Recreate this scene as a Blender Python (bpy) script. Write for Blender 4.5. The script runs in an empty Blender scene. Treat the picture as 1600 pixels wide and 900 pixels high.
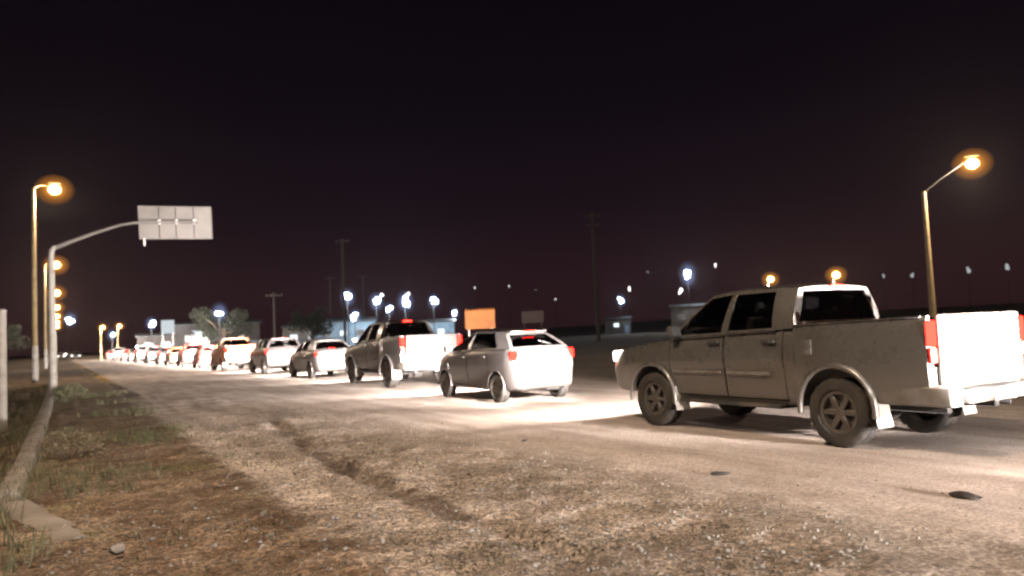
import bpy, bmesh, math, random
import numpy as np
from mathutils import Vector, Matrix
random.seed(7); rng = np.random.default_rng(7)
R = math.radians
scn = bpy.context.scene
col = scn.collection

# ------------------------------------------------------------------ camera
cam = bpy.data.cameras.new('camera'); co = bpy.data.objects.new('camera', cam); col.objects.link(co)
cam.sensor_width = 36; cam.lens = 36*1209/1600; cam.clip_start = .05; cam.clip_end = 4000
YAW, PITCH, ROLL = R(30.52), R(3.299), R(2.599)
co.matrix_world = (Matrix.Translation((0, 0, 1.44)) @ Matrix.Rotation(-YAW, 4, 'Z') @ Matrix.Rotation(R(90)+PITCH, 4, 'X')
                   @ Matrix.Rotation(-ROLL, 4, 'Z'))
scn.camera = co
cam.dof.use_dof = True; cam.dof.focus_distance = 6.2; cam.dof.aperture_fstop = 1.5
# ------------------------------------------------------------------ night sky
w = bpy.data.worlds.new('World'); scn.world = w; w.use_nodes = True
nt = w.node_tree; nt.nodes.clear()
out = nt.nodes.new('ShaderNodeOutputWorld'); bg = nt.nodes.new('ShaderNodeBackground')
tc = nt.nodes.new('ShaderNodeTexCoord'); sx = nt.nodes.new('ShaderNodeSeparateXYZ')
rp = nt.nodes.new('ShaderNodeValToRGB')
nt.links.new(tc.outputs['Generated'], sx.inputs[0]); nt.links.new(sx.outputs['Z'], rp.inputs[0])
el = rp.color_ramp.elements
el[0].position = 0.0; el[0].color = (.0200, .0066, .0088, 1)
el[1].position = .50; el[1].color = (.0014, .0009, .0024, 1)
for p, c in ((.07, (.0180, .0062, .0092, 1)), (.15, (.0088, .0036, .0068, 1)), (.27, (.0042, .0022, .0050, 1))):
    e = el.new(p); e.color = c
nt.links.new(rp.outputs[0], bg.inputs[0]); nt.links.new(bg.outputs[0], out.inputs[0]); bg.inputs[1].default_value = 1.0
# ------------------------------------------------------------------ exposure / render
scn.view_settings.view_transform = 'Standard'; scn.view_settings.look = 'None'
scn.view_settings.exposure = 0; scn.view_settings.gamma = 1
scn.render.engine = 'CYCLES'
cy = scn.cycles
cy.use_denoising = True; cy.max_bounces = 6; cy.diffuse_bounces = 2; cy.glossy_bounces = 3; cy.transmission_bounces = 4
cy.transparent_max_bounces = 32; cy.volume_bounces = 0; cy.sample_clamp_indirect = 3.0; cy.sample_clamp_direct = 0
cy.filter_width = 2.2
cy.caustics_reflective = False; cy.caustics_refractive = False; cy.use_light_tree = True
SODIUM = (1.0, .76, .55); HEAD = (1.0, .90, .84); LEDW = (.80, .90, 1.0)
P_STREET = 5600.0; P_HEAD = 13000.0; P_WIDE = 1800.0
HAZE = .00009

# ------------------------------------------------------------------ helpers
def tag(o, label=None, cat=None, group=None, kind=None):
    for k, v in (('label', label), ('category', cat), ('group', group), ('kind', kind)):
        if v: o[k] = v
    return o
def empty(name, loc=(0, 0, 0), rz=0, label=None, cat=None, group=None):
    o = bpy.data.objects.new(name, None); o.empty_display_size = .2; col.objects.link(o)
    o.location = loc; o.rotation_euler = (0, 0, rz); return tag(o, label, cat, group)
def link(name, me, parent=None):
    o = bpy.data.objects.new(name, me); col.objects.link(o)
    if parent is not None: o.parent = parent
    return o
def bm_obj(name, bm, mats, parent=None, smooth=35):
    bmesh.ops.recalc_face_normals(bm, faces=bm.faces[:])
    me = bpy.data.meshes.new(name); bm.to_mesh(me); bm.free()
    for m in (mats if isinstance(mats, (list, tuple)) else [mats]): me.materials.append(m)
    if smooth:
        me.shade_smooth(); me.set_sharp_from_angle(angle=R(smooth))
    return link(name, me, parent)
def raw_obj(name, v, f, mats, parent=None, smooth=35):
    me = bpy.data.meshes.new(name); me.from_pydata([tuple(p) for p in v], [], [tuple(q) for q in f]); me.validate()
    bm = bmesh.new(); bm.from_mesh(me); bpy.data.meshes.remove(me)
    return bm_obj(name, bm, mats, parent, smooth)
def add_box(bm, c, s, bev=0.0, seg=2, rot=None, taper=None):
    r = bmesh.ops.create_cube(bm, size=1.0)
    vs = r['verts']
    for v in vs:
        v.co = Vector((v.co.x*s[0], v.co.y*s[1], v.co.z*s[2]))
        if taper and v.co.z > 0: v.co.x *= taper[0]; v.co.y *= taper[1]
    if bev > 0:
        es = list({e for v in vs for e in v.link_edges})
        g = bmesh.ops.bevel(bm, geom=es, offset=bev, segments=seg, affect='EDGES', profile=.5)
        vs = list({v for f in g['faces'] for v in f.verts} | {v for v in vs if v.is_valid})
    M = Matrix.Translation(c) @ (rot.to_4x4() if rot else Matrix.Identity(4))
    for v in vs: v.co = M @ v.co
    return vs
def box(name, c, s, m, parent=None, bev=.01, seg=2, rot=None, taper=None):
    bm = bmesh.new(); add_box(bm, c, s, bev, seg, rot, taper); return bm_obj(name, bm, m, parent)
def add_tube(bm, pts, rad, n=10, cap=True):
    pts = [Vector(p) for p in pts]; rads = rad if isinstance(rad, (list, tuple)) else [rad]*len(pts)
    rings = []; pn = None
    for i, p in enumerate(pts):
        d = (pts[min(i+1, len(pts)-1)] - pts[max(i-1, 0)]).normalized()
        a = Vector((0, 0, 1)) if abs(d.z) < .9 else Vector((1, 0, 0))
        if pn is None: u = d.cross(a).normalized()
        else: u = (pn - d*pn.dot(d)).normalized()
        pn = u; q = d.cross(u)
        rings.append([bm.verts.new(p + (u*math.cos(2*math.pi*k/n) + q*math.sin(2*math.pi*k/n))*rads[i]) for k in range(n)])
    for a, b in zip(rings, rings[1:]):
        for k in range(n): bm.faces.new((a[k], a[(k+1) % n], b[(k+1) % n], b[k]))
    if cap: bm.faces.new(rings[0][::-1]); bm.faces.new(rings[-1])
def tube(name, pts, rad, m, parent=None, n=10):
    bm = bmesh.new(); add_tube(bm, pts, rad, n); return bm_obj(name, bm, m, parent, 40)
def add_lathe(bm, prof, n=32, axis='x', c=(0, 0, 0), closed=True):
    # prof: (along axis, radius)
    rings = []
    for a, r in prof:
        ring = []
        for k in range(n):
            t = 2*math.pi*k/n; rr = r(k) if callable(r) else r
            p = (a, rr*math.cos(t), rr*math.sin(t)) if axis == 'x' else (rr*math.cos(t), rr*math.sin(t), a)
            ring.append(bm.verts.new((p[0]+c[0], p[1]+c[1], p[2]+c[2])))
        rings.append(ring)
    for a, b in zip(rings, rings[1:]):
        for k in range(n): bm.faces.new((a[k], a[(k+1) % n], b[(k+1) % n], b[k]))
    if closed: bm.faces.new(rings[0][::-1]); bm.faces.new(rings[-1])
def lathe(name, prof, m, parent=None, n=24, axis='z', c=(0, 0, 0)):
    bm = bmesh.new(); add_lathe(bm, prof, n, axis, c); return bm_obj(name, bm, m, parent, 40)
def copy_tree(o, parent=None, keep=None):
    c = o.copy(); col.objects.link(c)
    if parent is not None: c.parent = parent
    for ch in o.children:
        if keep is None or ch.name.split('.')[0] in keep: copy_tree(ch, c, keep)
    return c
def lamp_light(name, kind, energy, color, parent, loc=(0, 0, 0), size=.1, spot=None, blend=.6, aim=None):
    l = bpy.data.lights.new(name, kind); l.energy = energy; l.color = color
    l.shadow_soft_size = size
    if kind == 'SPOT': l.spot_size = R(spot); l.spot_blend = blend
    o = bpy.data.objects.new(name, l); col.objects.link(o); o.parent = parent; o.location = loc
    if aim is not None: o.rotation_euler = Vector(aim).to_track_quat('-Z', 'Y').to_euler()
    return o

# smooth value noise on numpy arrays
_perm = rng.random((256, 256))
def vnoise(x, y):
    xi = np.floor(x).astype(int); yi = np.floor(y).astype(int); fx = x-xi; fy = y-yi
    fx = fx*fx*(3-2*fx); fy = fy*fy*(3-2*fy)
    g = lambda a, b: _perm[a % 256, b % 256]
    return (g(xi, yi)*(1-fx)+g(xi+1, yi)*fx)*(1-fy) + (g(xi, yi+1)*(1-fx)+g(xi+1, yi+1)*fx)*fy
def fbm(x, y, o=4):
    s = 0; a = .5
    for i in range(o): s = s + a*(vnoise(x*2**i+17*i, y*2**i+31*i)-.5); a *= .5
    return s
def sstep(a, b, x):
    t = np.clip((x-a)/(b-a), 0, 1); return t*t*(3-2*t)

# ------------------------------------------------------------------ materials
def mat(name, color, rough=.6, metal=0.0, spec=.5, coat=0.0):
    m = bpy.data.materials.new(name); m.use_nodes = True
    b = m.node_tree.nodes['Principled BSDF']
    b.inputs['Base Color'].default_value = (*color, 1); b.inputs['Roughness'].default_value = rough
    b.inputs['Metallic'].default_value = metal; b.inputs['Specular IOR Level'].default_value = spec
    b.inputs['Coat Weight'].default_value = coat; b.inputs['Coat Roughness'].default_value = .12
    return m
def noise_mix(m, c2, scale=3, lo=.45, hi=.65, detail=6, bump=0, bscale=None, obj=True, c3=None):
    nt = m.node_tree; b = nt.nodes['Principled BSDF']; N = nt.nodes.new
    tcn = N('ShaderNodeTexCoord'); n = N('ShaderNodeTexNoise'); n.inputs['Scale'].default_value = scale; n.inputs['Detail'].default_value = detail
    nt.links.new(tcn.outputs['Object'], n.inputs['Vector'])
    mr = N('ShaderNodeMapRange'); mr.inputs[1].default_value = lo; mr.inputs[2].default_value = hi
    nt.links.new(n.outputs['Fac'], mr.inputs[0])
    mx = N('ShaderNodeMix'); mx.data_type = 'RGBA'
    mx.inputs[6].default_value = b.inputs['Base Color'].default_value; mx.inputs[7].default_value = (*c2, 1)
    nt.links.new(mr.outputs[0], mx.inputs[0]); nt.links.new(mx.outputs[2], b.inputs['Base Color'])
    if bump:
        n2 = N('ShaderNodeTexNoise'); n2.inputs['Scale'].default_value = bscale or scale*6; n2.inputs['Detail'].default_value = 5
        nt.links.new(tcn.outputs['Object'], n2.inputs['Vector'])
        bp = N('ShaderNodeBump'); bp.inputs['Strength'].default_value = bump; bp.inputs['Distance'].default_value = .02
        nt.links.new(n2.outputs['Fac'], bp.inputs['Height']); nt.links.new(bp.outputs[0], b.inputs['Normal'])
    return m
def emit(name, color, strength, sample=True):
    m = bpy.data.materials.new(name); m.use_nodes = True; nt = m.node_tree; nt.nodes.clear()
    o = nt.nodes.new('ShaderNodeOutputMaterial'); e = nt.nodes.new('ShaderNodeEmission')
    e.inputs[0].default_value = (*color, 1); e.inputs[1].default_value = strength
    nt.links.new(e.outputs[0], o.inputs[0])
    if not sample: m.cycles.emission_sampling = 'NONE'
    return m
def glass_mat(name, tint, rough=.02):
    m = bpy.data.materials.new(name); m.use_nodes = True; nt = m.node_tree; nt.nodes.clear(); N = nt.nodes.new
    o = N('ShaderNodeOutputMaterial'); t = N('ShaderNodeBsdfTransparent'); g = N('ShaderNodeBsdfGlossy'); mx = N('ShaderNodeMixShader')
    fr = N('ShaderNodeFresnel'); fr.inputs[0].default_value = 1.5
    t.inputs[0].default_value = (*tint, 1); g.inputs['Roughness'].default_value = rough; g.inputs[0].default_value = (1, 1, 1, 1)
    nt.links.new(fr.outputs[0], mx.inputs[0]); nt.links.new(t.outputs[0], mx.inputs[1]); nt.links.new(g.outputs[0], mx.inputs[2])
    nt.links.new(mx.outputs[0], o.inputs[0]); return m
def paint(name, color, dust=.35, metal=.0, rough=.38):
    """car paint: coat, thin dust film that thickens in noisy patches low on the body"""
    m = mat(name, color, rough, metal, .5, .35); nt = m.node_tree; b = nt.nodes['Principled BSDF']; N = nt.nodes.new
    tcn = N('ShaderNodeTexCoord'); n = N('ShaderNodeTexNoise'); n.inputs['Scale'].default_value = 4.5; n.inputs['Detail'].default_value = 8
    n.inputs['Roughness'].default_value = .65
    nt.links.new(tcn.outputs['Object'], n.inputs['Vector'])
    s = N('ShaderNodeSeparateXYZ'); nt.links.new(tcn.outputs['Object'], s.inputs[0])
    hz = N('ShaderNodeMapRange'); hz.inputs[1].default_value = 1.0; hz.inputs[2].default_value = .35; hz.inputs[3].default_value = .0; hz.inputs[4].default_value = .35
    nt.links.new(s.outputs['Z'], hz.inputs[0])
    ad = N('ShaderNodeMath'); ad.operation = 'ADD'; nt.links.new(n.outputs['Fac'], ad.inputs[0]); nt.links.new(hz.outputs[0], ad.inputs[1])
    mr = N('ShaderNodeMapRange'); mr.inputs[1].default_value = .30; mr.inputs[2].default_value = 1.05; mr.inputs[4].default_value = dust*1.5; mr.interpolation_type = 'SMOOTHSTEP'
    nt.links.new(ad.outputs[0], mr.inputs[0])
    mx = N('ShaderNodeMix'); mx.data_type = 'RGBA'; mx.inputs[6].default_value = (*color, 1); mx.inputs[7].default_value = (.140, .122, .105, 1)
    nt.links.new(mr.outputs[0], mx.inputs[0]); nt.links.new(mx.outputs[2], b.inputs['Base Color'])
    rr = N('ShaderNodeMapRange'); rr.inputs[3].default_value = rough; rr.inputs[4].default_value = .75
    nt.links.new(mr.outputs[0], rr.inputs[0]); nt.links.new(rr.outputs[0], b.inputs['Roughness'])
    return m
M = {}
M['paint_white'] = paint('white_paint', (.175, .166, .155), .25, .6, .25)
M['paint_silver'] = paint('silver_paint', (.12, .108, .106), .25, .55, .28)
M['paint_grey'] = paint('grey_paint', (.105, .095, .095), .22, .5, .28)
M['paint_dark'] = paint('dark_paint', (.07, .062, .062), .22, .5, .28)
M['paint_red'] = paint('red_paint', (.26, .05, .04), .3)
M['paint_orange_glow'] = paint('orange_glow_paint', (.24, .08, .022), .3)  # orange of a turn signal's light put into the body colour
M['plastic'] = noise_mix(mat('black_plastic', (.028, .027, .027), .6), (.10, .08, .06), 5, .5, .75)
M['rubber'] = noise_mix(mat('tyre_rubber', (.030, .028, .027), .85, 0, .3), (.065, .054, .044), 4, .35, .8, bump=.3, bscale=60)
M['rim'] = noise_mix(mat('alloy_rim', (.13, .12, .115), .55, .5), (.10, .082, .065), 8, .4, .7)
M['steel'] = noise_mix(mat('galvanised_steel', (.42, .41, .40), .5, .6), (.30, .28, .26), 6, .4, .7)
M['dark_steel'] = noise_mix(mat('dark_steel', (.03, .028, .026), .7, .2), (.02, .018, .016), 5)
M['chrome'] = mat('worn_chrome', (.55, .54, .53), .28, .9)
M['bumper'] = noise_mix(mat('bumper_grey', (.20, .19, .18), .5, .3), (.14, .12, .10), 5)
M['under'] = mat('underbody', (.022, .02, .019), .9)
M['cloth'] = mat('seat_cloth', (.06, .055, .055), .9)
M['inner'] = mat('cabin_trim', (.035, .033, .033), .8)
M['glass'] = glass_mat('window_glass', (.55, .56, .56))
M['glass_dark'] = glass_mat('tinted_glass', (.28, .28, .29))
M['mirror'] = mat('mirror_glass', (.9, .9, .9), .22, 1.0)
M['lens'] = emit('headlight_lens', HEAD, 6)
M['tail'] = emit('tail_lamp', (1, .008, .005), 34.0)
M['tail_dull'] = mat('red_lens', (.45, .02, .015), .25)
M['brake'] = emit('brake_lamp', (1, .02, .012), 22.0)
M['plate'] = mat('number_plate', (.75, .74, .70), .4)
M['flap'] = mat('mud_flap', (.30, .29, .27), .7)
M['amber'] = mat('amber_lens', (.8, .3, .02), .3)
M['concrete'] = noise_mix(mat('concrete', (.23, .205, .18), .9), (.15, .128, .108), 2.5, .4, .65, bump=.5, bscale=30)
M['white_post'] = noise_mix(mat('whitewash', (.30, .285, .26), .75), (.18, .15, .12), 3, .5, .75, bump=.3)
M['post'] = noise_mix(mat('painted_post', (.20, .145, .065), .65), (.13, .09, .04), 3, .45, .7, bump=.2)
M['sign_back'] = noise_mix(mat('sign_sheet', (.125, .112, .104), .6, .1), (.09, .082, .075), 1.2, .4, .7)
M['wood'] = noise_mix(mat('pole_wood', (.045, .036, .03), .85), (.03, .025, .02), 8, .4, .7, bump=.3)
M['sodium'] = emit('sodium_lamp', (1.0, .58, .18), 40)
def halo_mat(name, color, strength, thru):  # see-through shell with weak emission, paints a glare halo round a lamp
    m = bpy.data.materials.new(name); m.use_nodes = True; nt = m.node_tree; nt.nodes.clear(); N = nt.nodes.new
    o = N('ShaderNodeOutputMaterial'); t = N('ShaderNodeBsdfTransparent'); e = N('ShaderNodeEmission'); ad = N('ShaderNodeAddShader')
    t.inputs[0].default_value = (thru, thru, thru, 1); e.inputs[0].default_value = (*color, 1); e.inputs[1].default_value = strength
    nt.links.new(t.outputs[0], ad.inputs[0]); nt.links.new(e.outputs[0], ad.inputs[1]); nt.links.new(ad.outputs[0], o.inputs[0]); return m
M['halo_outer'] = halo_mat('outer_halo', (1.0, .36, .035), .035, .99); M['pale_halo_outer'] = halo_mat('pale_outer_halo', (.42, .54, 1.0), .013, .99)
M['halo'] = halo_mat('halo_glow', (1.0, .36, .035), .10, .98)
M['pale_halo'] = halo_mat('pale_halo_glow', (.42, .54, 1.0), .04, .98)
M['sodium_glow'] = emit('sodium_bowl', (1.0, .50, .12), 9)
M['led'] = emit('white_lamp', (.62, .80, 1.0), 30)
M['led_dim'] = emit('pale_lamp', (.95, .93, .90), 3.0)
M['led_faint'] = emit('faint_lamp', (.75, .80, .80), .55)
M['bark'] = noise_mix(mat('bark', (.10, .075, .055), .9), (.06, .045, .035), 9)
M['leaf'] = noise_mix(mat('leaf', (.015, .019, .011), .85), (.025, .026, .016), 2.0, .4, .6)
M['dry'] = noise_mix(mat('dry_grass', (.12, .095, .062), .85), (.085, .078, .042), 1.5, .42, .6)
M['green'] = noise_mix(mat('weed', (.075, .085, .042), .8), (.13, .115, .065), 1.2, .42, .62)
M['stone'] = noise_mix(mat('gravel_stone', (.13, .11, .093), .9), (.21, .182, .16), .9, .5, .7)
M['stone_pale'] = noise_mix(mat('pale_gravel', (.19, .175, .158), .9), (.135, .12, .105), 1.6, .42, .62)
M['earth'] = noise_mix(mat('hill_earth', (.12, .09, .075), .95), (.08, .06, .05), .02, .4, .6)

# ------------------------------------------------------------------ ground
DITCH = np.array([(3.75, 18), (3.56, 15.1), (3.25, 12.6), (3.1, 11.3), (2.95, 9.6), (2.85, 8.35), (2.74, 6.5), (2.80, 5.4), (2.95, 4.2)])
JOINT = np.array([(1.98, 8.0), (2.3, 8.22), (2.72, 8.42)])
def poly_dist(x, y, P):
    best = np.full(x.shape, 1e9); side = np.zeros(x.shape)
    for (ax, ay), (bx, by) in zip(P, P[1:]):
        dx, dy = bx-ax, by-ay; L = dx*dx+dy*dy
        t = np.clip(((x-ax)*dx+(y-ay)*dy)/L, 0, 1); d = np.hypot(x-ax-t*dx, y-ay-t*dy)
        s = np.sign((x-ax)*dy-(y-ay)*dx); k = d < best
        best = np.where(k, d, best); side = np.where(k, s, side)
    return best, side
def gh(x, y):
    x = np.asarray(x, float); y = np.asarray(y, float)
    near = 1-sstep(18, 60, np.hypot(x, y))
    verge = 1-sstep(1.4, 2.3, x + .5*fbm(x*.8, y*.8, 2))
    rough = 1-sstep(3.6, 5.4, x + .9*fbm(x*.5+9, y*.5, 3))
    h = .05*fbm(x*.45, y*.35, 3) + near*(.030*fbm(x*1.7, y*1.7, 4))*(1+1.2*rough) + near*verge*(.10*fbm(x*1.1+5, y*1.1, 4))
    h = h + near*rough*.060*fbm(x*5.5, y*5.5, 3) + near*rough*.035*fbm(x*13, y*13, 2)
    d, s = poly_dist(x+.22*fbm(x*2.3, y*2.3, 3), y, DITCH)
    depth = .095*sstep(17.5, 13, y)*np.clip(2.2*vnoise(x*0+3, y*1.1)-.45, 0, 1.3)
    # broken edge of the hard surface: steep on the road side, washed out on the verge side
    h = h - depth*np.where(s < 0, np.exp(-(d/.07)**2), np.exp(-(d/.17)**2))
    d2, s2 = poly_dist(x, y+.05*fbm(x*6, y*6, 2), JOINT)
    h = h - .06*np.where(s2 > 0, np.exp(-(d2/.16)**2), np.exp(-(d2/.03)**2))
    # tyre tracks on the dusty lane
    for cx in (5.35, 6.5):
        h = h - near*.018*np.exp(-((x-cx-.35*fbm(y*.22+cx, y*0, 2))/.16)**2)
    # a shallow dip left of the kerb
    h = h - .14*near*sstep(-.45, -1.1, x)*sstep(6, 9.5, y)
    # keep the wheel lane level
    lane = sstep(6.6, 7.3, x)*(1-sstep(10.4, 11.2, x))
    return h*(1-lane) + lane*.006*fbm(x*2, y*2, 3)
def axis(lo, f0, f1, hi, step, g=1.13):
    a = list(np.arange(f0, f1+1e-6, step)); s = step
    while a[-1] < hi: s *= g; a.append(a[-1]+s)
    s = step; b = []; p = f0
    while p > lo: s *= g; p -= s; b.append(p)
    return np.array(b[::-1]+a)
gx = axis(-900, -2.2, 8.2, 1300, .055); gy = axis(-500, 2.0, 15.0, 1500, .065)
GX, GY = np.meshgrid(gx, gy, indexing='ij'); GZ = gh(GX, GY)
nx, ny = GX.shape
idx = np.arange(nx*ny).reshape(nx, ny)
quads = np.stack([idx[:-1, :-1], idx[1:, :-1], idx[1:, 1:], idx[:-1, 1:]], -1).reshape(-1, 4)
def np_mesh(name, V, F):
    me = bpy.data.meshes.new(name); V = np.asarray(V, np.float32); F = np.asarray(F, np.int32); k = F.shape[1]
    me.vertices.add(len(V)); me.vertices.foreach_set('co', V.ravel())
    me.loops.add(F.size); me.loops.foreach_set('vertex_index', F.ravel())
    me.polygons.add(len(F)); me.polygons.foreach_set('loop_start', np.arange(0, F.size, k, dtype=np.int32))
    me.polygons.foreach_set('loop_total', np.full(len(F), k, np.int32)); me.update(calc_edges=True); return me
me = np_mesh('ground', np.stack([GX, GY, GZ], -1).reshape(-1, 3), quads); me.shade_smooth()
gm = bpy.data.materials.new('dusty_ground'); gm.use_nodes = True; nt = gm.node_tree; N = nt.nodes.new; L = nt.links.new
b = nt.nodes['Principled BSDF']; b.inputs['Roughness'].default_value = .92; b.inputs['Specular IOR Level'].default_value = .25
geo = N('ShaderNodeNewGeometry'); sp = N('ShaderNodeSeparateXYZ'); L(geo.outputs['Position'], sp.inputs[0])
def gnoise(s, d=6, r=.6, sc=None):
    n = N('ShaderNodeTexNoise'); n.inputs['Scale'].default_value = s; n.inputs['Detail'].default_value = d; n.inputs['Roughness'].default_value = r
    if sc:
        mp = N('ShaderNodeMapping'); mp.inputs['Scale'].default_value = sc; L(geo.outputs['Position'], mp.inputs[0]); L(mp.outputs[0], n.inputs['Vector'])
    else: L(geo.outputs['Position'], n.inputs['Vector'])
    return n.outputs['Fac']
def mth(op, a, b_=None, clamp=False):
    n = N('ShaderNodeMath'); n.operation = op; n.use_clamp = clamp
    for i, v in enumerate((a, b_)):
        if v is None: continue
        if isinstance(v, (int, float)): n.inputs[i].default_value = v
        else: L(v, n.inputs[i])
    return n.outputs[0]
def mrange(v, a, b_, c=0., d=1.):
    n = N('ShaderNodeMapRange'); n.interpolation_type = 'SMOOTHSTEP'
    for i, q in enumerate((a, b_, c, d)): n.inputs[i+1].default_value = q
    L(v, n.inputs[0]); return n.outputs[0]
def cmix(f, a, b_):
    n = N('ShaderNodeMix'); n.data_type = 'RGBA'
    if isinstance(f, float): n.inputs[0].default_value = f
    else: L(f, n.inputs[0])
    for i, v in ((6, a), (7, b_)):
        if isinstance(v, tuple): n.inputs[i].default_value = (*v, 1)
        else: L(v, n.inputs[i])
    return n.outputs[2]
n_big = gnoise(.55, 6, .65); n_mid = gnoise(2.2, 7, .65); n_fine = gnoise(38, 4, .7); n_strk = gnoise(1.0, 6, .6, (2.4, .32, 1))
xw = mth('ADD', sp.outputs['X'], mth('MULTIPLY', mth('SUBTRACT', n_big, .5), 1.7))
xw2 = mth('ADD', sp.outputs['X'], mth('MULTIPLY', mth('SUBTRACT', n_mid, .5), 1.0))
dust = cmix(mrange(n_strk, .35, .68), (.50, .44, .40), (.36, .305, .27))
grav = cmix(mrange(n_mid, .38, .64), (.235, .20, .172), (.37, .325, .29))
earthc = cmix(mrange(n_mid, .36, .62), (.095, .062, .040), (.205, .155, .115))
weedc = (.10, .095, .045)
verge = cmix(mrange(n_big, .50, .68), earthc, weedc)
c1 = cmix(mrange(xw2, 1.55, 2.15), verge, grav)
c2 = cmix(mrange(xw, 4.1, 5.5), c1, dust)
# far along the road the hard lane starts at its own edge line
far = mrange(sp.outputs['Y'], 9, 20)
c2 = cmix(mth('MULTIPLY', far, mrange(xw2, 1.8, 2.5)), c2, dust)
c3 = cmix(mrange(sp.outputs['X'], 11.5, 14.5), c2, cmix(mrange(n_big, .4, .6), (.15, .105, .075), (.10, .085, .05)))
# ditch: painted shade and dark earth; edge stains with scraps of yellow line paint
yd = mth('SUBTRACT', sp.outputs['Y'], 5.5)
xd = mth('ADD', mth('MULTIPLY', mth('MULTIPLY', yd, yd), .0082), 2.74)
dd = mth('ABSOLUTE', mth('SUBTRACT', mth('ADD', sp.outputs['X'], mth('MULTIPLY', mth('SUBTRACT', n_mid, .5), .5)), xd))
rut_shade_earth = mth('MULTIPLY', mth('MULTIPLY', mrange(dd, .05, .26, 1, 0), mrange(gnoise(.8, 4), .40, .58)), mrange(sp.outputs['Y'], 17, 13.5, 0, 1))
c3 = cmix(mth('MULTIPLY', rut_shade_earth, .75), c3, (.050, .030, .023))
xt = mth('ADD', sp.outputs['X'], mth('MULTIPLY', mth('SUBTRACT', n_mid, .5), .35))
trk = mth('MULTIPLY', mrange(mth('ABSOLUTE', mth('SUBTRACT', xt, 2.0)), .12, .34, 1, 0), mth('MULTIPLY', mrange(sp.outputs['Y'], 5.8, 7.5), mrange(sp.outputs['Y'], 27, 20, 0, 1)))
c3 = cmix(mth('MULTIPLY', trk, .75), c3, (.47, .41, .37))
xl = mth('ADD', sp.outputs['X'], mth('MULTIPLY', mth('SUBTRACT', gnoise(.5, 4), .5), .35))
ln = mth('MULTIPLY', mrange(mth('ABSOLUTE', mth('SUBTRACT', xl, 2.02)), .12, .24, 1, 0), mth('MULTIPLY', mrange(sp.outputs['Y'], 24, 28), mrange(gnoise(.14, 3), .36, .46)))
c4 = cmix(mth('MULTIPLY', ln, .85), c3, cmix(mrange(gnoise(.16, 2), .52, .56), (.06, .036, .026), (.34, .21, .02)))
spk = cmix(mrange(n_fine, .30, .72), (.62, .60, .58), (1.22, 1.2, 1.18))
def cells(sc_, lo, hi):
    v = N('ShaderNodeTexVoronoi'); v.inputs['Scale'].default_value = sc_
    wv = N('ShaderNodeVectorMath'); wv.operation = 'ADD'; nn = N('ShaderNodeTexNoise'); nn.inputs['Scale'].default_value = sc_*.8; L(geo.outputs['Position'], nn.inputs['Vector'])
    sv = N('ShaderNodeVectorMath'); sv.operation = 'SCALE'; sv.inputs['Scale'].default_value = .6/sc_; L(nn.outputs['Color'], sv.inputs[0])
    L(geo.outputs['Position'], wv.inputs[0]); L(sv.outputs[0], wv.inputs[1]); L(wv.outputs[0], v.inputs['Vector'])
    sc__ = N('ShaderNodeSeparateColor'); L(v.outputs['Color'], sc__.inputs[0]); return mrange(sc__.outputs[0], 0, 1, lo, hi), sc__.outputs[1]
ca, cb = cells(34, .60, 1.42); cc, cd = cells(75, .72, 1.30)
grit = mth('MULTIPLY', ca, cc)
grit = mth('MULTIPLY', grit, mrange(gnoise(.9, 5, .6), .32, .66, .68, 1.2))
grit = mth('ADD', mth('MULTIPLY', mth('SUBTRACT', grit, 1.0), mrange(xw, 3.6, 6.2, 1.0, .16)), 1.0)
gcol = N('ShaderNodeCombineColor'); [L(grit, gcol.inputs[i]) for i in range(3)]
g2 = N('ShaderNodeMix'); g2.data_type = 'RGBA'; g2.blend_type = 'MULTIPLY'; g2.inputs[0].default_value = 1; L(spk, g2.inputs[6]); L(gcol.outputs[0], g2.inputs[7]); spk = g2.outputs[2]
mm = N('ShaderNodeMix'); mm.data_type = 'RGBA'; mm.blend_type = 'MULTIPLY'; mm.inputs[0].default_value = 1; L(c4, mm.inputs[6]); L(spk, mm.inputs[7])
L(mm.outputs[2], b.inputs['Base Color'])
vor = N('ShaderNodeTexVoronoi'); vor.inputs['Scale'].default_value = 24; L(geo.outputs['Position'], vor.inputs['Vector'])
bp1 = N('ShaderNodeBump'); bp1.inputs['Strength'].default_value = .6; bp1.inputs['Distance'].default_value = .03
hsum = mth('ADD', mth('MULTIPLY', gnoise(14, 8, .72), 1.3), mth('MULTIPLY', vor.outputs['Distance'], mrange(xw, 3.8, 5.6, -.7, -.12)))
L(hsum, bp1.inputs['Height']); L(bp1.outputs[0], b.inputs['Normal'])
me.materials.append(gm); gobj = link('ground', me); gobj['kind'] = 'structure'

# hillside to the right and behind, low and dark
def hillh(x, y):
    d = np.hypot(x, y); az = np.arctan2(x, y)
    m = sstep(R(18), R(45), az)*(1-sstep(R(120), R(150), az))
    base = sstep(170, 420, d)*3 + sstep(420, 1000, d)*5
    return base*m*(1+.9*fbm(x*.006, y*.006, 4)) - .8*(1-sstep(170, 200, d)) - .8*(1-m)
hx = np.linspace(R(-60), R(160), 150); hd = np.geomspace(165, 1100, 40)
HA, HD = np.meshgrid(hx, hd, indexing='ij'); HX = HD*np.sin(HA); HY = HD*np.cos(HA); HZ = hillh(HX, HY)
ii = np.arange(HX.size).reshape(HX.shape)
hq = np.stack([ii[:-1, :-1], ii[:-1, 1:], ii[1:, 1:], ii[1:, :-1]], -1).reshape(-1, 4)
hme = np_mesh('hills', np.stack([HX, HY, HZ], -1).reshape(-1, 3), hq); hme.shade_smooth(); hme.materials.append(M['earth'])
link('hills', hme)['kind'] = 'structure'

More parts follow.
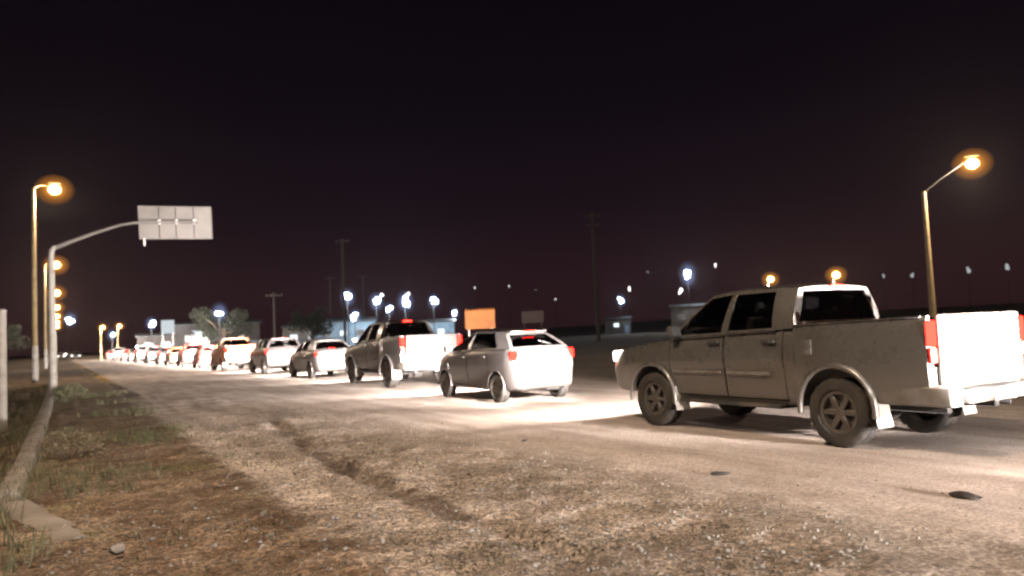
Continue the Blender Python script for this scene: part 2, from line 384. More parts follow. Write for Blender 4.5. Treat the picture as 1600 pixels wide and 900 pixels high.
# ------------------------------------------------------------------ gravel and grass
def scatter_mesh(base_v, base_f, P, S, flat=(.6, .9)):
    n = len(P); k = len(base_v)
    ang = rng.random(n)*6.283; ca, sa = np.cos(ang), np.sin(ang)
    sc = S[:, None]*np.stack([.75+.5*rng.random(n), .75+.5*rng.random(n), flat[0]+(flat[1]-flat[0])*rng.random(n)], -1)
    B = base_v[None]*(1+.28*(rng.random((n, k, 1))-.5))*sc[:, None]
    tx = (rng.random(n)-.5)*.7; B[..., 2] = B[..., 2]+B[..., 0]*tx[:, None]
    X = B[..., 0]*ca[:, None]-B[..., 1]*sa[:, None]; Y = B[..., 0]*sa[:, None]+B[..., 1]*ca[:, None]
    V = np.stack([X, Y, B[..., 2]], -1)+P[:, None]
    F = base_f[None]+(np.arange(n)*k)[:, None, None]
    return V.reshape(-1, 3), F.reshape(-1, base_f.shape[1])
tb = bmesh.new(); bmesh.ops.create_icosphere(tb, subdivisions=1, radius=1)
ICO_V = np.array([v.co[:] for v in tb.verts]); ICO_F = np.array([[v.index for v in f.verts] for f in tb.faces]); tb.free()
def stones(name, n, xr, yr, dens, smin, smax, m):
    x = xr[0]+(xr[1]-xr[0])*rng.random(n); u = rng.random(n)
    y = yr[0]*(yr[1]/yr[0])**u
    k = rng.random(n) < dens(x, y); x, y = x[k], y[k]
    s = smin*(smax/smin)**(rng.random(len(x))**2.2)
    P = np.stack([x, y, gh(x, y)+s*.15], -1)
    V, F = scatter_mesh(ICO_V, ICO_F, P, s)
    me = np_mesh(name, V, F); me.materials.append(m); o = link(name, me); o['kind'] = 'stuff'; return o
stones('gravel', 24000, (-.2, 6.2), (3.0, 17), lambda x, y: np.clip((1-sstep(3.6, 5.6, x+1.6*fbm(x*.6, y*.6, 3)))*(.25+1.5*vnoise(x*1.1, y*1.1)**2)*(1-.75*(1-sstep(1.3, 2.2, x))*sstep(6.3, 7.8, y)), 0.02, 1), .005, .021, M['stone'])
stones('pale_gravel', 7000, (-.3, 5.2), (3.0, 12), lambda x, y: np.clip(.95*np.exp(-((x-.75-.9*(7-y))/.75)**2)*(y < 9)*.8 + .12*vnoise(x*1.7, y*1.7), 0, 1)*(1-sstep(3.8, 5.2, x)), .006, .028, M['stone_pale'])
def grass(name, P, hmin, hmax, blades, m, spread=.05):
    V = []; F = []
    for (x, y) in P:
        z = float(gh(np.array([x]), np.array([y]))[0])-.01
        for k in range(blades):
            a = random.random()*6.283; r = random.random()*spread; h = hmin+(hmax-hmin)*random.random(); l = (.25+.7*random.random())*h
            bx, by = x+r*math.cos(a), y+r*math.sin(a); dx, dy = math.cos(a+random.uniform(-.8, .8)), math.sin(a+random.uniform(-.8, .8))
            wd = .0035+.003*random.random(); px, py = -dy*wd, dx*wd; i = len(V)
            V += [(bx-px, by-py, z), (bx+px, by+py, z), (bx+dx*l*.45+px*.7, by+dy*l*.45+py*.7, z+h*.7), (bx+dx*l*.45-px*.7, by+dy*l*.45-py*.7, z+h*.7), (bx+dx*l, by+dy*l, z+h)]
            F += [(i, i+1, i+2, i+3), (i+3, i+2, i+4, i+4)]
    me = bpy.data.meshes.new(name); me.from_pydata(V, [], [f if f[2] != f[3] else f[:3] for f in F]); me.materials.append(m)
    o = link(name, me); o['kind'] = 'stuff'; return o
def pick(n, xr, yr, dens):
    x = xr[0]+(xr[1]-xr[0])*rng.random(n); y = yr[0]*(yr[1]/yr[0])**rng.random(n)
    k = rng.random(n) < dens(x, y); return list(zip(x[k], y[k]))
grass('dry_grass', pick(1500, (.2, 5.0), (3.2, 15), lambda x, y: (1-sstep(3.6, 5.0, x))*np.clip(2.6*(vnoise(x*.9+40, y*.9)-.45), 0, 1)*.9), .02, .065, 7, M['dry'], .06)
grass('grass', pick(2600, (-4.5, -.15), (5.5, 40), lambda x, y: .35+.65*vnoise(x*.8, y*.5)), .06, .26, 9, M['green'], .12)
grass('weeds', pick(900, (-.1, 2.0), (9, 30), lambda x, y: np.clip(3*(vnoise(x*.7+11, y*.5+3)-.5), 0, 1)), .05, .17, 10, M['green'], .14)

# ------------------------------------------------------------------ kerb, slab, loose rocks
def strip_mesh(name, pts, wid, hgt, m, label, cat, seg=.35, jag=.03, sink=.12):
    P = np.array(pts, float); d = np.r_[0, np.cumsum(np.hypot(*np.diff(P, axis=0).T))]
    n = int(d[-1]/seg)+1; t = np.linspace(0, d[-1], n); X = np.interp(t, d, P[:, 0]); Y = np.interp(t, d, P[:, 1])
    W = np.interp(t, d, wid); Hh = np.interp(t, d, hgt)
    bm = bmesh.new(); rings = []
    for i in range(n):
        a = max(i-1, 0); c = min(i+1, n-1); tx, ty = X[c]-X[a], Y[c]-Y[a]; l = math.hypot(tx, ty); nx_, ny_ = ty/l, -tx/l
        z = float(gh(np.array([X[i]]), np.array([Y[i]]))[0]); j = lambda: random.uniform(-jag, jag); ww = W[i]/2; hh = Hh[i]+j()*.4
        prof = [(-ww+j()*.3, -sink), (-ww+j()*.3, hh-.03), (-ww+.03, hh+j()*.2), (0, hh+.008+j()*.2), (ww-.03, hh+j()*.2), (ww+j()*.3, hh-.035), (ww+j()*.5, -sink)]
        rings.append([bm.verts.new((X[i]+nx_*o, Y[i]+ny_*o, z+q)) for o, q in prof])
    for a, c in zip(rings, rings[1:]):
        for k in range(6): bm.faces.new((a[k], a[k+1], c[k+1], c[k]))
    bm.faces.new(rings[0]); bm.faces.new(rings[-1][::-1])
    return tag(bm_obj(name, bm, m, None, 50), label, cat)
strip_mesh('concrete_kerb', [(-.45, 9.3), (-.37, 12), (-.30, 18), (-.24, 25), (-.22, 33), (-.3, 46)], [.22]*6, [.10, .13, .16, .18, .18, .18], M['concrete'],
           'raised concrete kerb running from the signpost towards the camera beside dark grass', 'kerb', .3, .02)
strip_mesh('concrete_channel', [(-.47, 9.5), (-.36, 8.9), (-.20, 8.2), (-.02, 7.5), (.10, 6.9)], [.22, .26, .30, .30, .22], [.05, .035, .025, .018, .0], M['concrete'],
           'pale broken concrete strip ending in gravel below the end of the kerb', 'concrete strip', .3, .012)
def rock(loc, s, m, label, name='rock'):
    bm = bmesh.new(); bmesh.ops.create_icosphere(bm, subdivisions=2, radius=1)
    sd = random.random()*50
    for v in bm.verts:
        n = float(fbm(np.array([v.co.x*1.3+sd]), np.array([v.co.y*1.3+v.co.z*1.7]), 3)[0]); v.co *= 1+1.3*n
        v.co = Vector((v.co.x*s[0], v.co.y*s[1], v.co.z*s[2]))
    o = bm_obj(name, bm, m, None, 12); o.location = (loc[0], loc[1], float(gh(np.array([loc[0]]), np.array([loc[1]]))[0])+s[2]*.45); o.rotation_euler = (0, 0, random.random()*3)
    return tag(o, label, 'rock')
M['rock_dark'] = noise_mix(mat('dark_stone', (.018, .015, .013), .9), (.035, .028, .023), 9, bump=.6, bscale=30)
rock((6.06, 3.50), (.13, .08, .026), M['rock_dark'], 'dark flat rock on the road near the right edge, before the white pickup')
rock((5.45, 5.50), (.085, .055, .02), M['rock_dark'], 'small dark rock on the road in front of the front pickup door')
rock((5.30, 8.85), (.04, .03, .022), M['rock_dark'], 'tiny dark pebble on pale dust between the hatchback and white pickup')
rock((.35, 6.35), (.06, .05, .035), M['stone_pale'], 'pale stone lying beside the end of the concrete strip at lower left')

# ------------------------------------------------------------------ vehicles
def hermite(keys, ts):
    k = np.array(keys, float); x = k[:, 0]; out = []
    for c in range(1, k.shape[1]):
        y = k[:, c]; d = np.diff(y)/np.diff(x); m = np.zeros(len(x)); m[0], m[-1] = d[0], d[-1]
        for i in range(1, len(x)-1): m[i] = 0 if d[i-1]*d[i] <= 0 else 2*d[i-1]*d[i]/(d[i-1]+d[i])
        j = np.clip(np.searchsorted(x, ts, 'right')-1, 0, len(x)-2); h = x[j+1]-x[j]; t = (ts-x[j])/h
        out.append((2*t**3-3*t**2+1)*y[j]+(t**3-2*t**2+t)*h*m[j]+(-2*t**3+3*t**2)*y[j+1]+(t**3-t**2)*h*m[j+1])
    return np.array(out).T
def body_ring(y, hw, zb, zt, cr):
    H = zt-zb
    half = [(0, zb), (.78*hw, zb), (.90*hw, zb+.03), (.940*hw, zb+.12*H), (.962*hw, zb+.30*H), (.982*hw, zb+.48*H), (hw, zb+.60*H), (1.0*hw, zb+.65*H), (.985*hw, zb+.80*H),
            (.965*hw, zt-.075), (.94*hw, zt-.03), (.90*hw, zt-.006), (.82*hw, zt+.10*cr), (.5*hw, zt+.72*cr), (0, zt+cr)]
    return [(x, y, z) for x, z in half] + [(-x, y, z) for x, z in half[-2:0:-1]]
def loft_bm(rings, cap=True):
    bm = bmesh.new(); VR = [[bm.verts.new(p) for p in r] for r in rings]; n = len(VR[0])
    for a, c in zip(VR, VR[1:]):
        for k in range(n): bm.faces.new((a[k], a[(k+1) % n], c[(k+1) % n], c[k]))
    if cap: bm.faces.new(VR[0][::-1]); bm.faces.new(VR[-1])
    bmesh.ops.recalc_face_normals(bm, faces=bm.faces[:]); return bm
def cut(o, cutters):
    """boolean-subtract cutter meshes, bake the result"""
    for c in cutters:
        md = o.modifiers.new('cut', 'BOOLEAN'); md.operation = 'DIFFERENCE'; md.object = c; md.solver = 'EXACT'
    dg = bpy.context.evaluated_depsgraph_get(); me = bpy.data.meshes.new_from_object(o.evaluated_get(dg))
    o.modifiers.clear(); old = o.data; o.data = me; me.name = o.name
    for c in cutters: d = c.data; bpy.data.objects.remove(c); bpy.data.meshes.remove(d)
    me.shade_smooth(); me.set_sharp_from_angle(angle=R(33)); return o
def cyl_cutter(y, z, r, x0, x1):
    bm = bmesh.new(); add_lathe(bm, [(x0, r), (x1, r)], 40, 'x', (0, y, z)); return bm_obj('cutter', bm, M['under'], None, 0)
def split_panels(o, specs, hwmin, names, parent, gap=.006):
    """cut door panels out of the body side: specs = (y0, y1, z0, z1)"""
    bm = bmesh.new(); bm.from_mesh(o.data)
    for (y0, y1, z0, z1) in specs:
        for p, n in (((0, y0-gap, 0), (0, 1, 0)), ((0, y0+gap, 0), (0, 1, 0)), ((0, y1-gap, 0), (0, 1, 0)), ((0, y1+gap, 0), (0, 1, 0)), ((0, 0, z0), (0, 0, 1)), ((0, 0, z0+2*gap), (0, 0, 1)), ((0, 0, z1), (0, 0, 1))):
            fs = [f for f in bm.faces if abs(f.calc_center_median().x) > hwmin]
            geom = list({v for f in fs for v in f.verts} | {e for f in fs for e in f.edges}) + fs
            bmesh.ops.bisect_plane(bm, geom=geom, plane_co=p, plane_no=n, dist=1e-5)
    outp = []
    for si, (y0, y1, z0, z1) in enumerate(specs):
        for sgn in (-1, 1):
            inn = []; gp = []
            for f in bm.faces:
                c = f.calc_center_median()
                if c.x*sgn < hwmin or not (y0-gap < c.y < y1+gap and z0 < c.z < z1): continue
                if y0+gap < c.y < y1-gap and c.z > z0+2*gap: inn.append(f)
                else: gp.append(f)
            nb = bmesh.new(); mp = {}
            for f in inn:
                vs = []
                for v in f.verts:
                    if v not in mp: mp[v] = nb.verts.new(v.co)
                    vs.append(mp[v])
                try: nb.faces.new(vs)
                except ValueError: pass
            outp.append(bm_obj(names[si], nb, o.data.materials[0], parent, 33))
            bmesh.ops.delete(bm, geom=list(set(inn+gp)), context='FACES')
    bm.to_mesh(o.data); bm.free(); o.data.shade_smooth(); o.data.set_sharp_from_angle(angle=R(33)); return outp
def panel(fr, gl, P00, P10, P11, P01, mg, nrm, bulge=0., nu=6, nv=4, vb=0.):
    """curved quad panel; frame cells go to fr, the pane inside the margins (l, r, b, t metres) to gl (None: all frame)"""
    P00, P10, P11, P01 = map(Vector, (P00, P10, P11, P01)); nrm = Vector(nrm)
    wl = ((P10-P00).length+(P11-P01).length)/2; hl = ((P01-P00).length+(P11-P10).length)/2
    l, r_, b_, t_ = mg; us = [0, l/wl]+[l/wl+(1-(l+r_)/wl)*k/nu for k in range(1, nu)]+[1-r_/wl, 1]
    vs = [0, b_/hl]+[b_/hl+(1-(b_+t_)/hl)*k/nv for k in range(1, nv)]+[1-t_/hl, 1]
    pt = lambda u, v: (P00*(1-u)+P10*u)*(1-v)+(P01*(1-u)+P11*u)*v + nrm*(bulge*4*u*(1-u)+vb*4*v*(1-v))
    fv = {}; gv = {}
    for i in range(len(us)-1):
        for j in range(len(vs)-1):
            inner = gl is not None and 0 < i < len(us)-2 and 0 < j < len(vs)-2
            bm, dd = (gl, gv) if inner else (fr, fv)
            q = []
            for a, c in ((i, j), (i+1, j), (i+1, j+1), (i, j+1)):
                if (a, c) not in dd:
                    p = pt(us[a], vs[c]); dd[(a, c)] = bm.verts.new(p - (nrm*.008 if inner else Vector()))
                q.append(dd[(a, c)])
            bm.faces.new(q)
def greenhouse(root, cols, paint_m, glass, panes, ws_b=.10, rw_b=.06, crown=.05, rear_mg=(.10, .10, .06, .07), side_mg=None, ws_mg=(.05, .05, .03, .05)):
    """cols: list of ((belt x,y,z),(roof x,y,z)) front to rear; panes: glass flag per side panel"""
    fr = bmesh.new(); n = len(cols)
    mx = lambda p: (-p[0], p[1], p[2])
    for s in (1, -1):
        f = (lambda p: p) if s == 1 else mx
        for k in range(n-1):
            (b0, r0), (b1, r1) = cols[k], cols[k+1]; gl = bmesh.new() if panes[k] else None
            mg = (side_mg or {}).get(k, (.045, .045, .03, .05))
            panel(fr, gl, f(b0), f(b1), f(r1), f(r0), mg, (s, 0, .25), .0, 4, 4, .022)
            if gl: bm_obj('side_window', gl, glass, root, 60)
    (b0, r0), (b1, r1) = cols[0], cols[-1]
    gl = bmesh.new(); panel(fr, gl, mx(b0), b0, r0, mx(r0), ws_mg, Vector((0, 1, .5)).normalized(), ws_b, 8, 4); bm_obj('windscreen', gl, M['glass'], root, 60)
    gl = bmesh.new(); panel(fr, gl, b1, mx(b1), mx(r1), r1, rear_mg, Vector((0, -1, .2)).normalized(), rw_b, 8, 4); bm_obj('rear_window', gl, glass if glass is not None else M['glass'], root, 60)
    ys = [c[1] for c in cols]
    rows = []
    nws = Vector((0, 1, .5)).normalized(); nrw = Vector((0, -1, .2)).normalized()
    NR = 9
    key = [(c[1][1], c[1][0], c[1][2]) for c in cols][::-1]
    yy = sorted(set(list(np.linspace(key[0][0], key[-1][0], 9)) + [k[0] for k in key]))
    hv = hermite(key, np.array(yy))
    for q, (y, (hx_, hz_)) in enumerate(zip(yy, hv)):
        row = []
        for i in range(NR):
            u = i/(NR-1); x = hx_*(2*u-1); dz = crown*(1-abs(2*u-1)**2.4); o = Vector((x, y, hz_+dz*(1 if 0 < q < len(yy)-1 else .35)))
            if q == 0: o += nrw*(rw_b*4*u*(1-u))
            if q == len(yy)-1: o += nws*(ws_b*4*u*(1-u))
            row.append(fr.verts.new(o))
        rows.append(row)
    for a, c in zip(rows, rows[1:]):
        for i in range(NR-1): fr.faces.new((a[i], a[i+1], c[i+1], c[i]))
    bmesh.ops.remove_doubles(fr, verts=fr.verts[:], dist=.004)
    bmesh.ops.recalc_face_normals(fr, faces=fr.faces[:])
    o = bm_obj('cabin', fr, paint_m, root, 35)
    md = o.modifiers.new('bevel', 'BEVEL'); md.width = .022; md.segments = 2; md.limit_method = 'ANGLE'; md.angle_limit = R(28)
    md2 = o.modifiers.new('thick', 'SOLIDIFY'); md2.thickness = .035; md2.offset = -1
    dg = bpy.context.evaluated_depsgraph_get(); me = bpy.data.meshes.new_from_object(o.evaluated_get(dg)); o.modifiers.clear(); o.data = me
    me.shade_smooth(); me.set_sharp_from_angle(angle=R(40)); return o
def wheel(parent, x, y, r, wdt, spokes, lug=True):
    sgn = 1 if x > 0 else -1; n = 60
    bm = bmesh.new(); h = wdt/2; lg = (lambda k: r-(.014 if k % 3 == 0 else 0)) if lug else r
    ri = r*.60
    prof = [(-h*.75, ri), (-h*.98, ri+.03), (-h, r*.80), (-h*.97, r*.9), (-h*.86, r*.965), (-h*.80, lg), (-h*.30, lg), (-h*.27, r-.008), (-h*.2, r-.008), (-h*.17, r), (h*.17, r), (h*.2, r-.008), (h*.27, r-.008), (h*.30, lg), (h*.80, lg), (h*.86, r*.965), (h*.97, r*.9), (h, r*.80), (h*.98, ri+.03), (h*.75, ri)]
    add_lathe(bm, prof, n, 'x', (0, 0, 0), False)
    t = bm_obj('wheel', bm, M['rubber'], parent, 40); t.location = (x, y, r)
    if sgn < 0: t.rotation_euler = (0, 0, math.pi)
    bm = bmesh.new()
    add_lathe(bm, [(-h*.74, ri), (h*.76, ri+.012), (h*.80, ri+.004), (h*.74, ri*.90), (h*.25, ri*.84), (h*.18, ri*.25), (h*.30, .001)], 36, 'x', (0, 0, 0), False)
    for k in range(spokes):
        a = 2*math.pi*k/spokes; add_box(bm, Vector((h*.46, math.cos(a)*ri*.55, math.sin(a)*ri*.55)), (.05, ri*.80, ri*.30), .012, 1, Matrix.Rotation(a, 3, 'X'))
    add_lathe(bm, [(h*.3, ri*.27), (h*.62, ri*.25), (h*.66, ri*.18), (h*.66, .001)], 20, 'x', (0, 0, 0), False)
    bm_obj('rim', bm, M['rim'], t, 40); return t
def seat(parent, x, y, z, wdt):
    bm = bmesh.new(); add_box(bm, Vector((x, y+.22, z)), (wdt, .48, .14), .05); add_box(bm, Vector((x, y-.04, z+.32)), (wdt*.96, .13, .58), .05, 2, Matrix.Rotation(R(12), 3, 'X'))
    n = 2 if wdt > .8 else 1
    for k in range(n):
        xx = x + (0 if n == 1 else (k-.5)*wdt*.55); add_box(bm, Vector((xx, y-.12, z+.72)), (.26, .09, .17), .04, 2, Matrix.Rotation(R(8), 3, 'X'))
    return bm_obj('seat', bm, M['cloth'], parent, 40)
def arch_flare(bm, x, y, z, r, a0, a1, wid=.05, thk=.03):
    pts = []
    for k in range(17):
        a = a0+(a1-a0)*k/16; pts.append((x, y+math.cos(a)*r, z+math.sin(a)*r))
    add_tube(bm, pts, thk, 8)
def headlights(root, x, y, z, size, aimd=.11):
    for s in (-1, 1):
        h = box('headlight', Vector((s*x, y, z)), size, M['lens'], root, .03, 2, Matrix.Rotation(-s*R(18), 3, 'Z'))
        lamp_light('beam', 'SPOT', P_HEAD, HEAD, h, (s*(x-.02), y+size[1]*.5+.05, z), .07, 42, 1.0, (-.03, 1, aimd))
        lamp_light('beam_spill', 'SPOT', P_WIDE, HEAD, h, (s*(x-.02), y+size[1]*.5+.05, z), .07, 160, .9, (0, 1, -.02))
def mirrors(root, x, y, z, m):
    for s in (-1, 1):
        bm = bmesh.new(); add_box(bm, Vector((s*(x+.10), y, z+.03)), (.19, .12, .15), .035, 2); add_box(bm, Vector((s*(x+.0), y+.01, z-.03)), (.10, .06, .04), .01, 1)
        h = bm_obj('mirror', bm, m, root, 40)
        box('mirror_glass', Vector((s*(x+.105), y-.063, z+.032)), (.155, .008, .115), M['mirror'], h, .003, 1)
def blank_plate(root, x, y, z, rot=0):
    return box('number_plate', Vector((x, y, z)), (.40, .012, .13), M['plate'], root, .004, 1)

def make_pickup():
    root = empty('pickup_truck'); pm = M['paint_white']
    ra, fa, tr = -1.5425, 1.5425, .385
    keys = [(-.985, .895, .42, 1.33, .02), (-.6, .905, .40, 1.33, .02), (0, .91, .40, 1.31, .02), (.6, .91, .40, 1.28, .02), (1.05, .91, .42, 1.255, .03), (1.35, .912, .44, 1.22, .045), (1.8, .91, .46, 1.18, .05), (2.2, .895, .46, 1.125, .045),
            (2.42, .86, .46, 1.06, .04), (2.56, .79, .48, .96, .03), (2.63, .70, .52, .86, .02)]
    ts = np.array(sorted(set(list(np.linspace(-.985, 2.63, 40)) + [2.5, 2.55, 2.6, 2.62])))
    body = bm_obj('body', loft_bm([body_ring(y, *v) for y, v in zip(ts, hermite(keys, ts))]), [pm, M['inner']], root, 33)
    for f in body.data.polygons:
        if f.normal.z > .8 and f.center.z > 1.2 and f.center.y < 1.12: f.material_index = 1
    cut(body, [cyl_cutter(fa, tr+.03, .465, -1.2, 1.2)])
    doors = split_panels(body, [(.13, 1.16, .47, 1.30), (-.83, .115, .47, 1.34)], .6, ['door', 'door'], root)
    cols = [((.83, 1.20, 1.265), (.635, .50, 1.805)), ((.865, .12, 1.30), (.655, .06, 1.845)), ((.868, -.72, 1.33), (.655, -.66, 1.84)), ((.862, -.975, 1.34), (.645, -.93, 1.825))]
    greenhouse(root, cols, pm, M['glass_dark'], [1, 1, 0], .13, .03, .055, (.09, .09, .085, .045), {0: (.07, .05, .03, .05), 1: (.05, .05, .03, .05)})
    # handles on the doors (copied from the left/right pairs)
    for d in doors:
        s = 1 if sum(v.co.x for v in d.data.vertices) > 0 else -1; y = sum(v.co.y for v in d.data.vertices)/len(d.data.vertices); yb = .28 if y > .2 else -.64
        box('handle', Vector((s*.922, yb, 1.19)), (.035, .20, .035), M['plastic'], d, .012, 2)
    # cargo bed: one U shaped channel
    U = [(-.80, .50), (-.885, .53), (-.905, .72), (-.918, .95), (-.912, 1.02), (-.905, 1.20), (-.895, 1.33), (-.88, 1.365), (-.85, 1.372), (-.82, 1.36), (-.815, .92), (-.80, .90)]
    ring = U+[(-x, z) for x, z in U[::-1]]
    rings = []
    for y, sc, dz in ((-1.005, .99, 0), (-1.03, 1, 0), (-1.5, 1.004, .015), (-2.1, 1.0, .035), (-2.5, .99, .05), (-2.62, .982, .055)):
        rings.append([(x*sc, y, z+dz*(1 if z > 1.1 else 0)) for x, z in ring])
    bed = bm_obj('cargo_bed', loft_bm(rings), pm, root, 33)
    cut(bed, [cyl_cutter(ra, tr+.04, .475, -1.2, -.60), cyl_cutter(ra, tr+.04, .475, .60, 1.2)])
    box('bulkhead', Vector((0, -1.04, 1.13)), (1.63, .05, .46), pm, bed, .01)
    for s in (-1, 1): box('wheel_box', Vector((s*.70, ra, .98)), (.20, 1.0, .20), pm, bed, .05)
    # tailgate with pressed panel and handle
    bm = bmesh.new(); add_box(bm, Vector((0, -2.655, 1.05)), (1.50, .06, .76), .025, 3); add_box(bm, Vector((0, -2.687, .98)), (1.22, .025, .36), .02, 2)
    tg = bm_obj('tailgate', bm, pm, root, 40)
    box('handle', Vector((0, -2.70, 1.28)), (.26, .02, .075), M['plastic'], tg, .01)
    box('tailgate_emblem', Vector((-.45, -2.703, .93)), (.18, .008, .03), M['chrome'], tg, .003, 1)
    for s in (-1, 1):
        t = box('tail_light', Vector((s*.838, -2.645, 1.24)), (.115, .055, .26), M['tail'], root, .02, 2)
        box('tail_light_lens', Vector((s*.838, -2.645, 1.02)), (.115, .052, .16), M['tail_dull'], t, .02, 2)
    bm = bmesh.new(); add_box(bm, Vector((0, -2.78, .60)), (1.30, .18, .14), .03, 2); 
    for s in (-1, 1): add_box(bm, Vector((s*.79, -2.44, .615)), (.21, .80, .21), .03, 3)
    bp = bm_obj('rear_bumper', bm, M['bumper'], root, 40)
    box('bumper_step', Vector((0, -2.78, .674)), (1.10, .13, .012), M['plastic'], bp, .004, 1)
    pl = blank_plate(root, 0, -2.877, .60)
    # flares round the arches
    for s in (-1, 1):
        for y_, zz, rr, th in ((fa, tr+.03, .475, .030), (ra, tr+.04, .485, .036)):
            bm = bmesh.new(); arch_flare(bm, s*.92, y_, zz, rr, R(-8), R(188), .05, th); bm_obj('arch_flare', bm, pm, root, 50)
    for s in (-1, 1):
        for y in (fa, ra): wheel(root, s*.78, y, tr, .265, 6)
        for y in (fa-.50, ra-.50): box('mud_flap', Vector((s*.80, y+.02, .42)), (.26, .014, .34), M['flap'], root, .004, 1, Matrix.Rotation(R(-10), 3, 'X'))
    # chassis
    bm = bmesh.new()
    for s in (-1, 1):
        add_box(bm, Vector((s*.45, -.1, .47)), (.09, 4.9, .14), .01, 1)
        add_tube(bm, [(s*.55, ra-.62, .52), (s*.55, ra-.3, .40), (s*.55, ra, .36), (s*.55, ra+.3, .40), (s*.55, ra+.62, .5)], .035, 6)
    add_tube(bm, [(-.7, ra, tr), (.7, ra, tr)], .055, 8); add_tube(bm, [(-.7, fa, tr), (.7, fa, tr)], .05, 8)
    bm2 = None; add_lathe(bm, [(-.13, .02), (-.11, .14), (0, .17), (.11, .14), (.13, .02)], 14, 'x', (0, ra, tr))
    add_box(bm, Vector((-.12, .1, .42)), (.55, 1.1, .20), .05); add_box(bm, Vector((.3, -.4, .42)), (.42, .9, .24), .05)
    add_tube(bm, [(.35, .6, .40), (.38, -.9, .40), (.5, -1.3, .55), (.52, -2.3, .46), (.62, -2.6, .44)], .032, 8)
    add_lathe(bm, [(.56, .2), (.58, .33), (.72, .33), (.74, .2)], 20, 'z', (0, -2.22, -.12))
    for y in (fa, ra):
        for s in (-1, 1): add_box(bm, Vector((s*.45, y, .62)), (.30, .80, .3), .1, 2)
    bm_obj('chassis', bm, M['under'], root, 40)
    for s in (-1, 1): box('side_step', Vector((s*.86, .1, .405)), (.12, 1.75, .05), M['plastic'], root, .02)
    for s in (-1, 1):
        box('belt_trim', Vector((s*.893, .62, 1.275)), (.022, 1.02, .028), M['plastic'], root, .008, 1, Matrix.Rotation(R(-1.6), 3, 'X'))
        box('belt_trim', Vector((s*.893, -.33, 1.315)), (.022, .80, .028), M['plastic'], root, .008, 1, Matrix.Rotation(R(-2.2), 3, 'X'))
        box('side_moulding', Vector((s*.915, .63, .80)), (.02, .92, .05), M['bumper'], root, .008, 1); box('side_moulding', Vector((s*.915, -.28, .80)), (.02, .72, .05), M['bumper'], root, .008, 1)
        box('bed_rail', Vector((s*.865, -1.80, 1.392)), (.085, 1.55, .022), M['plastic'], root, .008, 1, Matrix.Rotation(R(-1.6), 3, 'X'))
    box('fuel_door', Vector((-.917, -1.06-.12, 1.12)), (.012, .17, .17), pm, root, .004, 2)
    tube('antenna', [(-.80, .98, 1.24), (-.83, .72, 1.62)], .005, M['plastic'], root, 6)
    headlights(root, .74, 2.42, 1.0, (.20, .24, .17))
    bm = bmesh.new(); add_box(bm, Vector((0, 2.64, .90)), (.85, .06, .26), .02); add_box(bm, Vector((0, 2.60, .60)), (1.30, .16, .2), .05)
    bm_obj('grille', bm, M['plastic'], root, 40)
    mirrors(root, .86, .98, 1.33, M['plastic'])
    for s in (-1, 1): seat(root, s*.38, .0, .90, .50)
    seat(root, 0, -.72, .92, 1.25)
    box('dashboard', Vector((0, .98, 1.20)), (1.5, .4, .16), M['inner'], root, .06, 3)
    tube('steering_wheel', [(-.38+.18*math.cos(a), .62+.05*math.sin(a), 1.28+.17*math.sin(a)) for a in np.linspace(0, 6.28, 17)], .014, M['plastic'], root, 6)
    box('cabin_mirror', Vector((0, .52, 1.67)), (.22, .03, .06), M['mirror'], root, .01)
    box('brake_light', Vector((0, -.975, 1.845)), (.26, .03, .03), M['tail_dull'], root, .006)
    return root

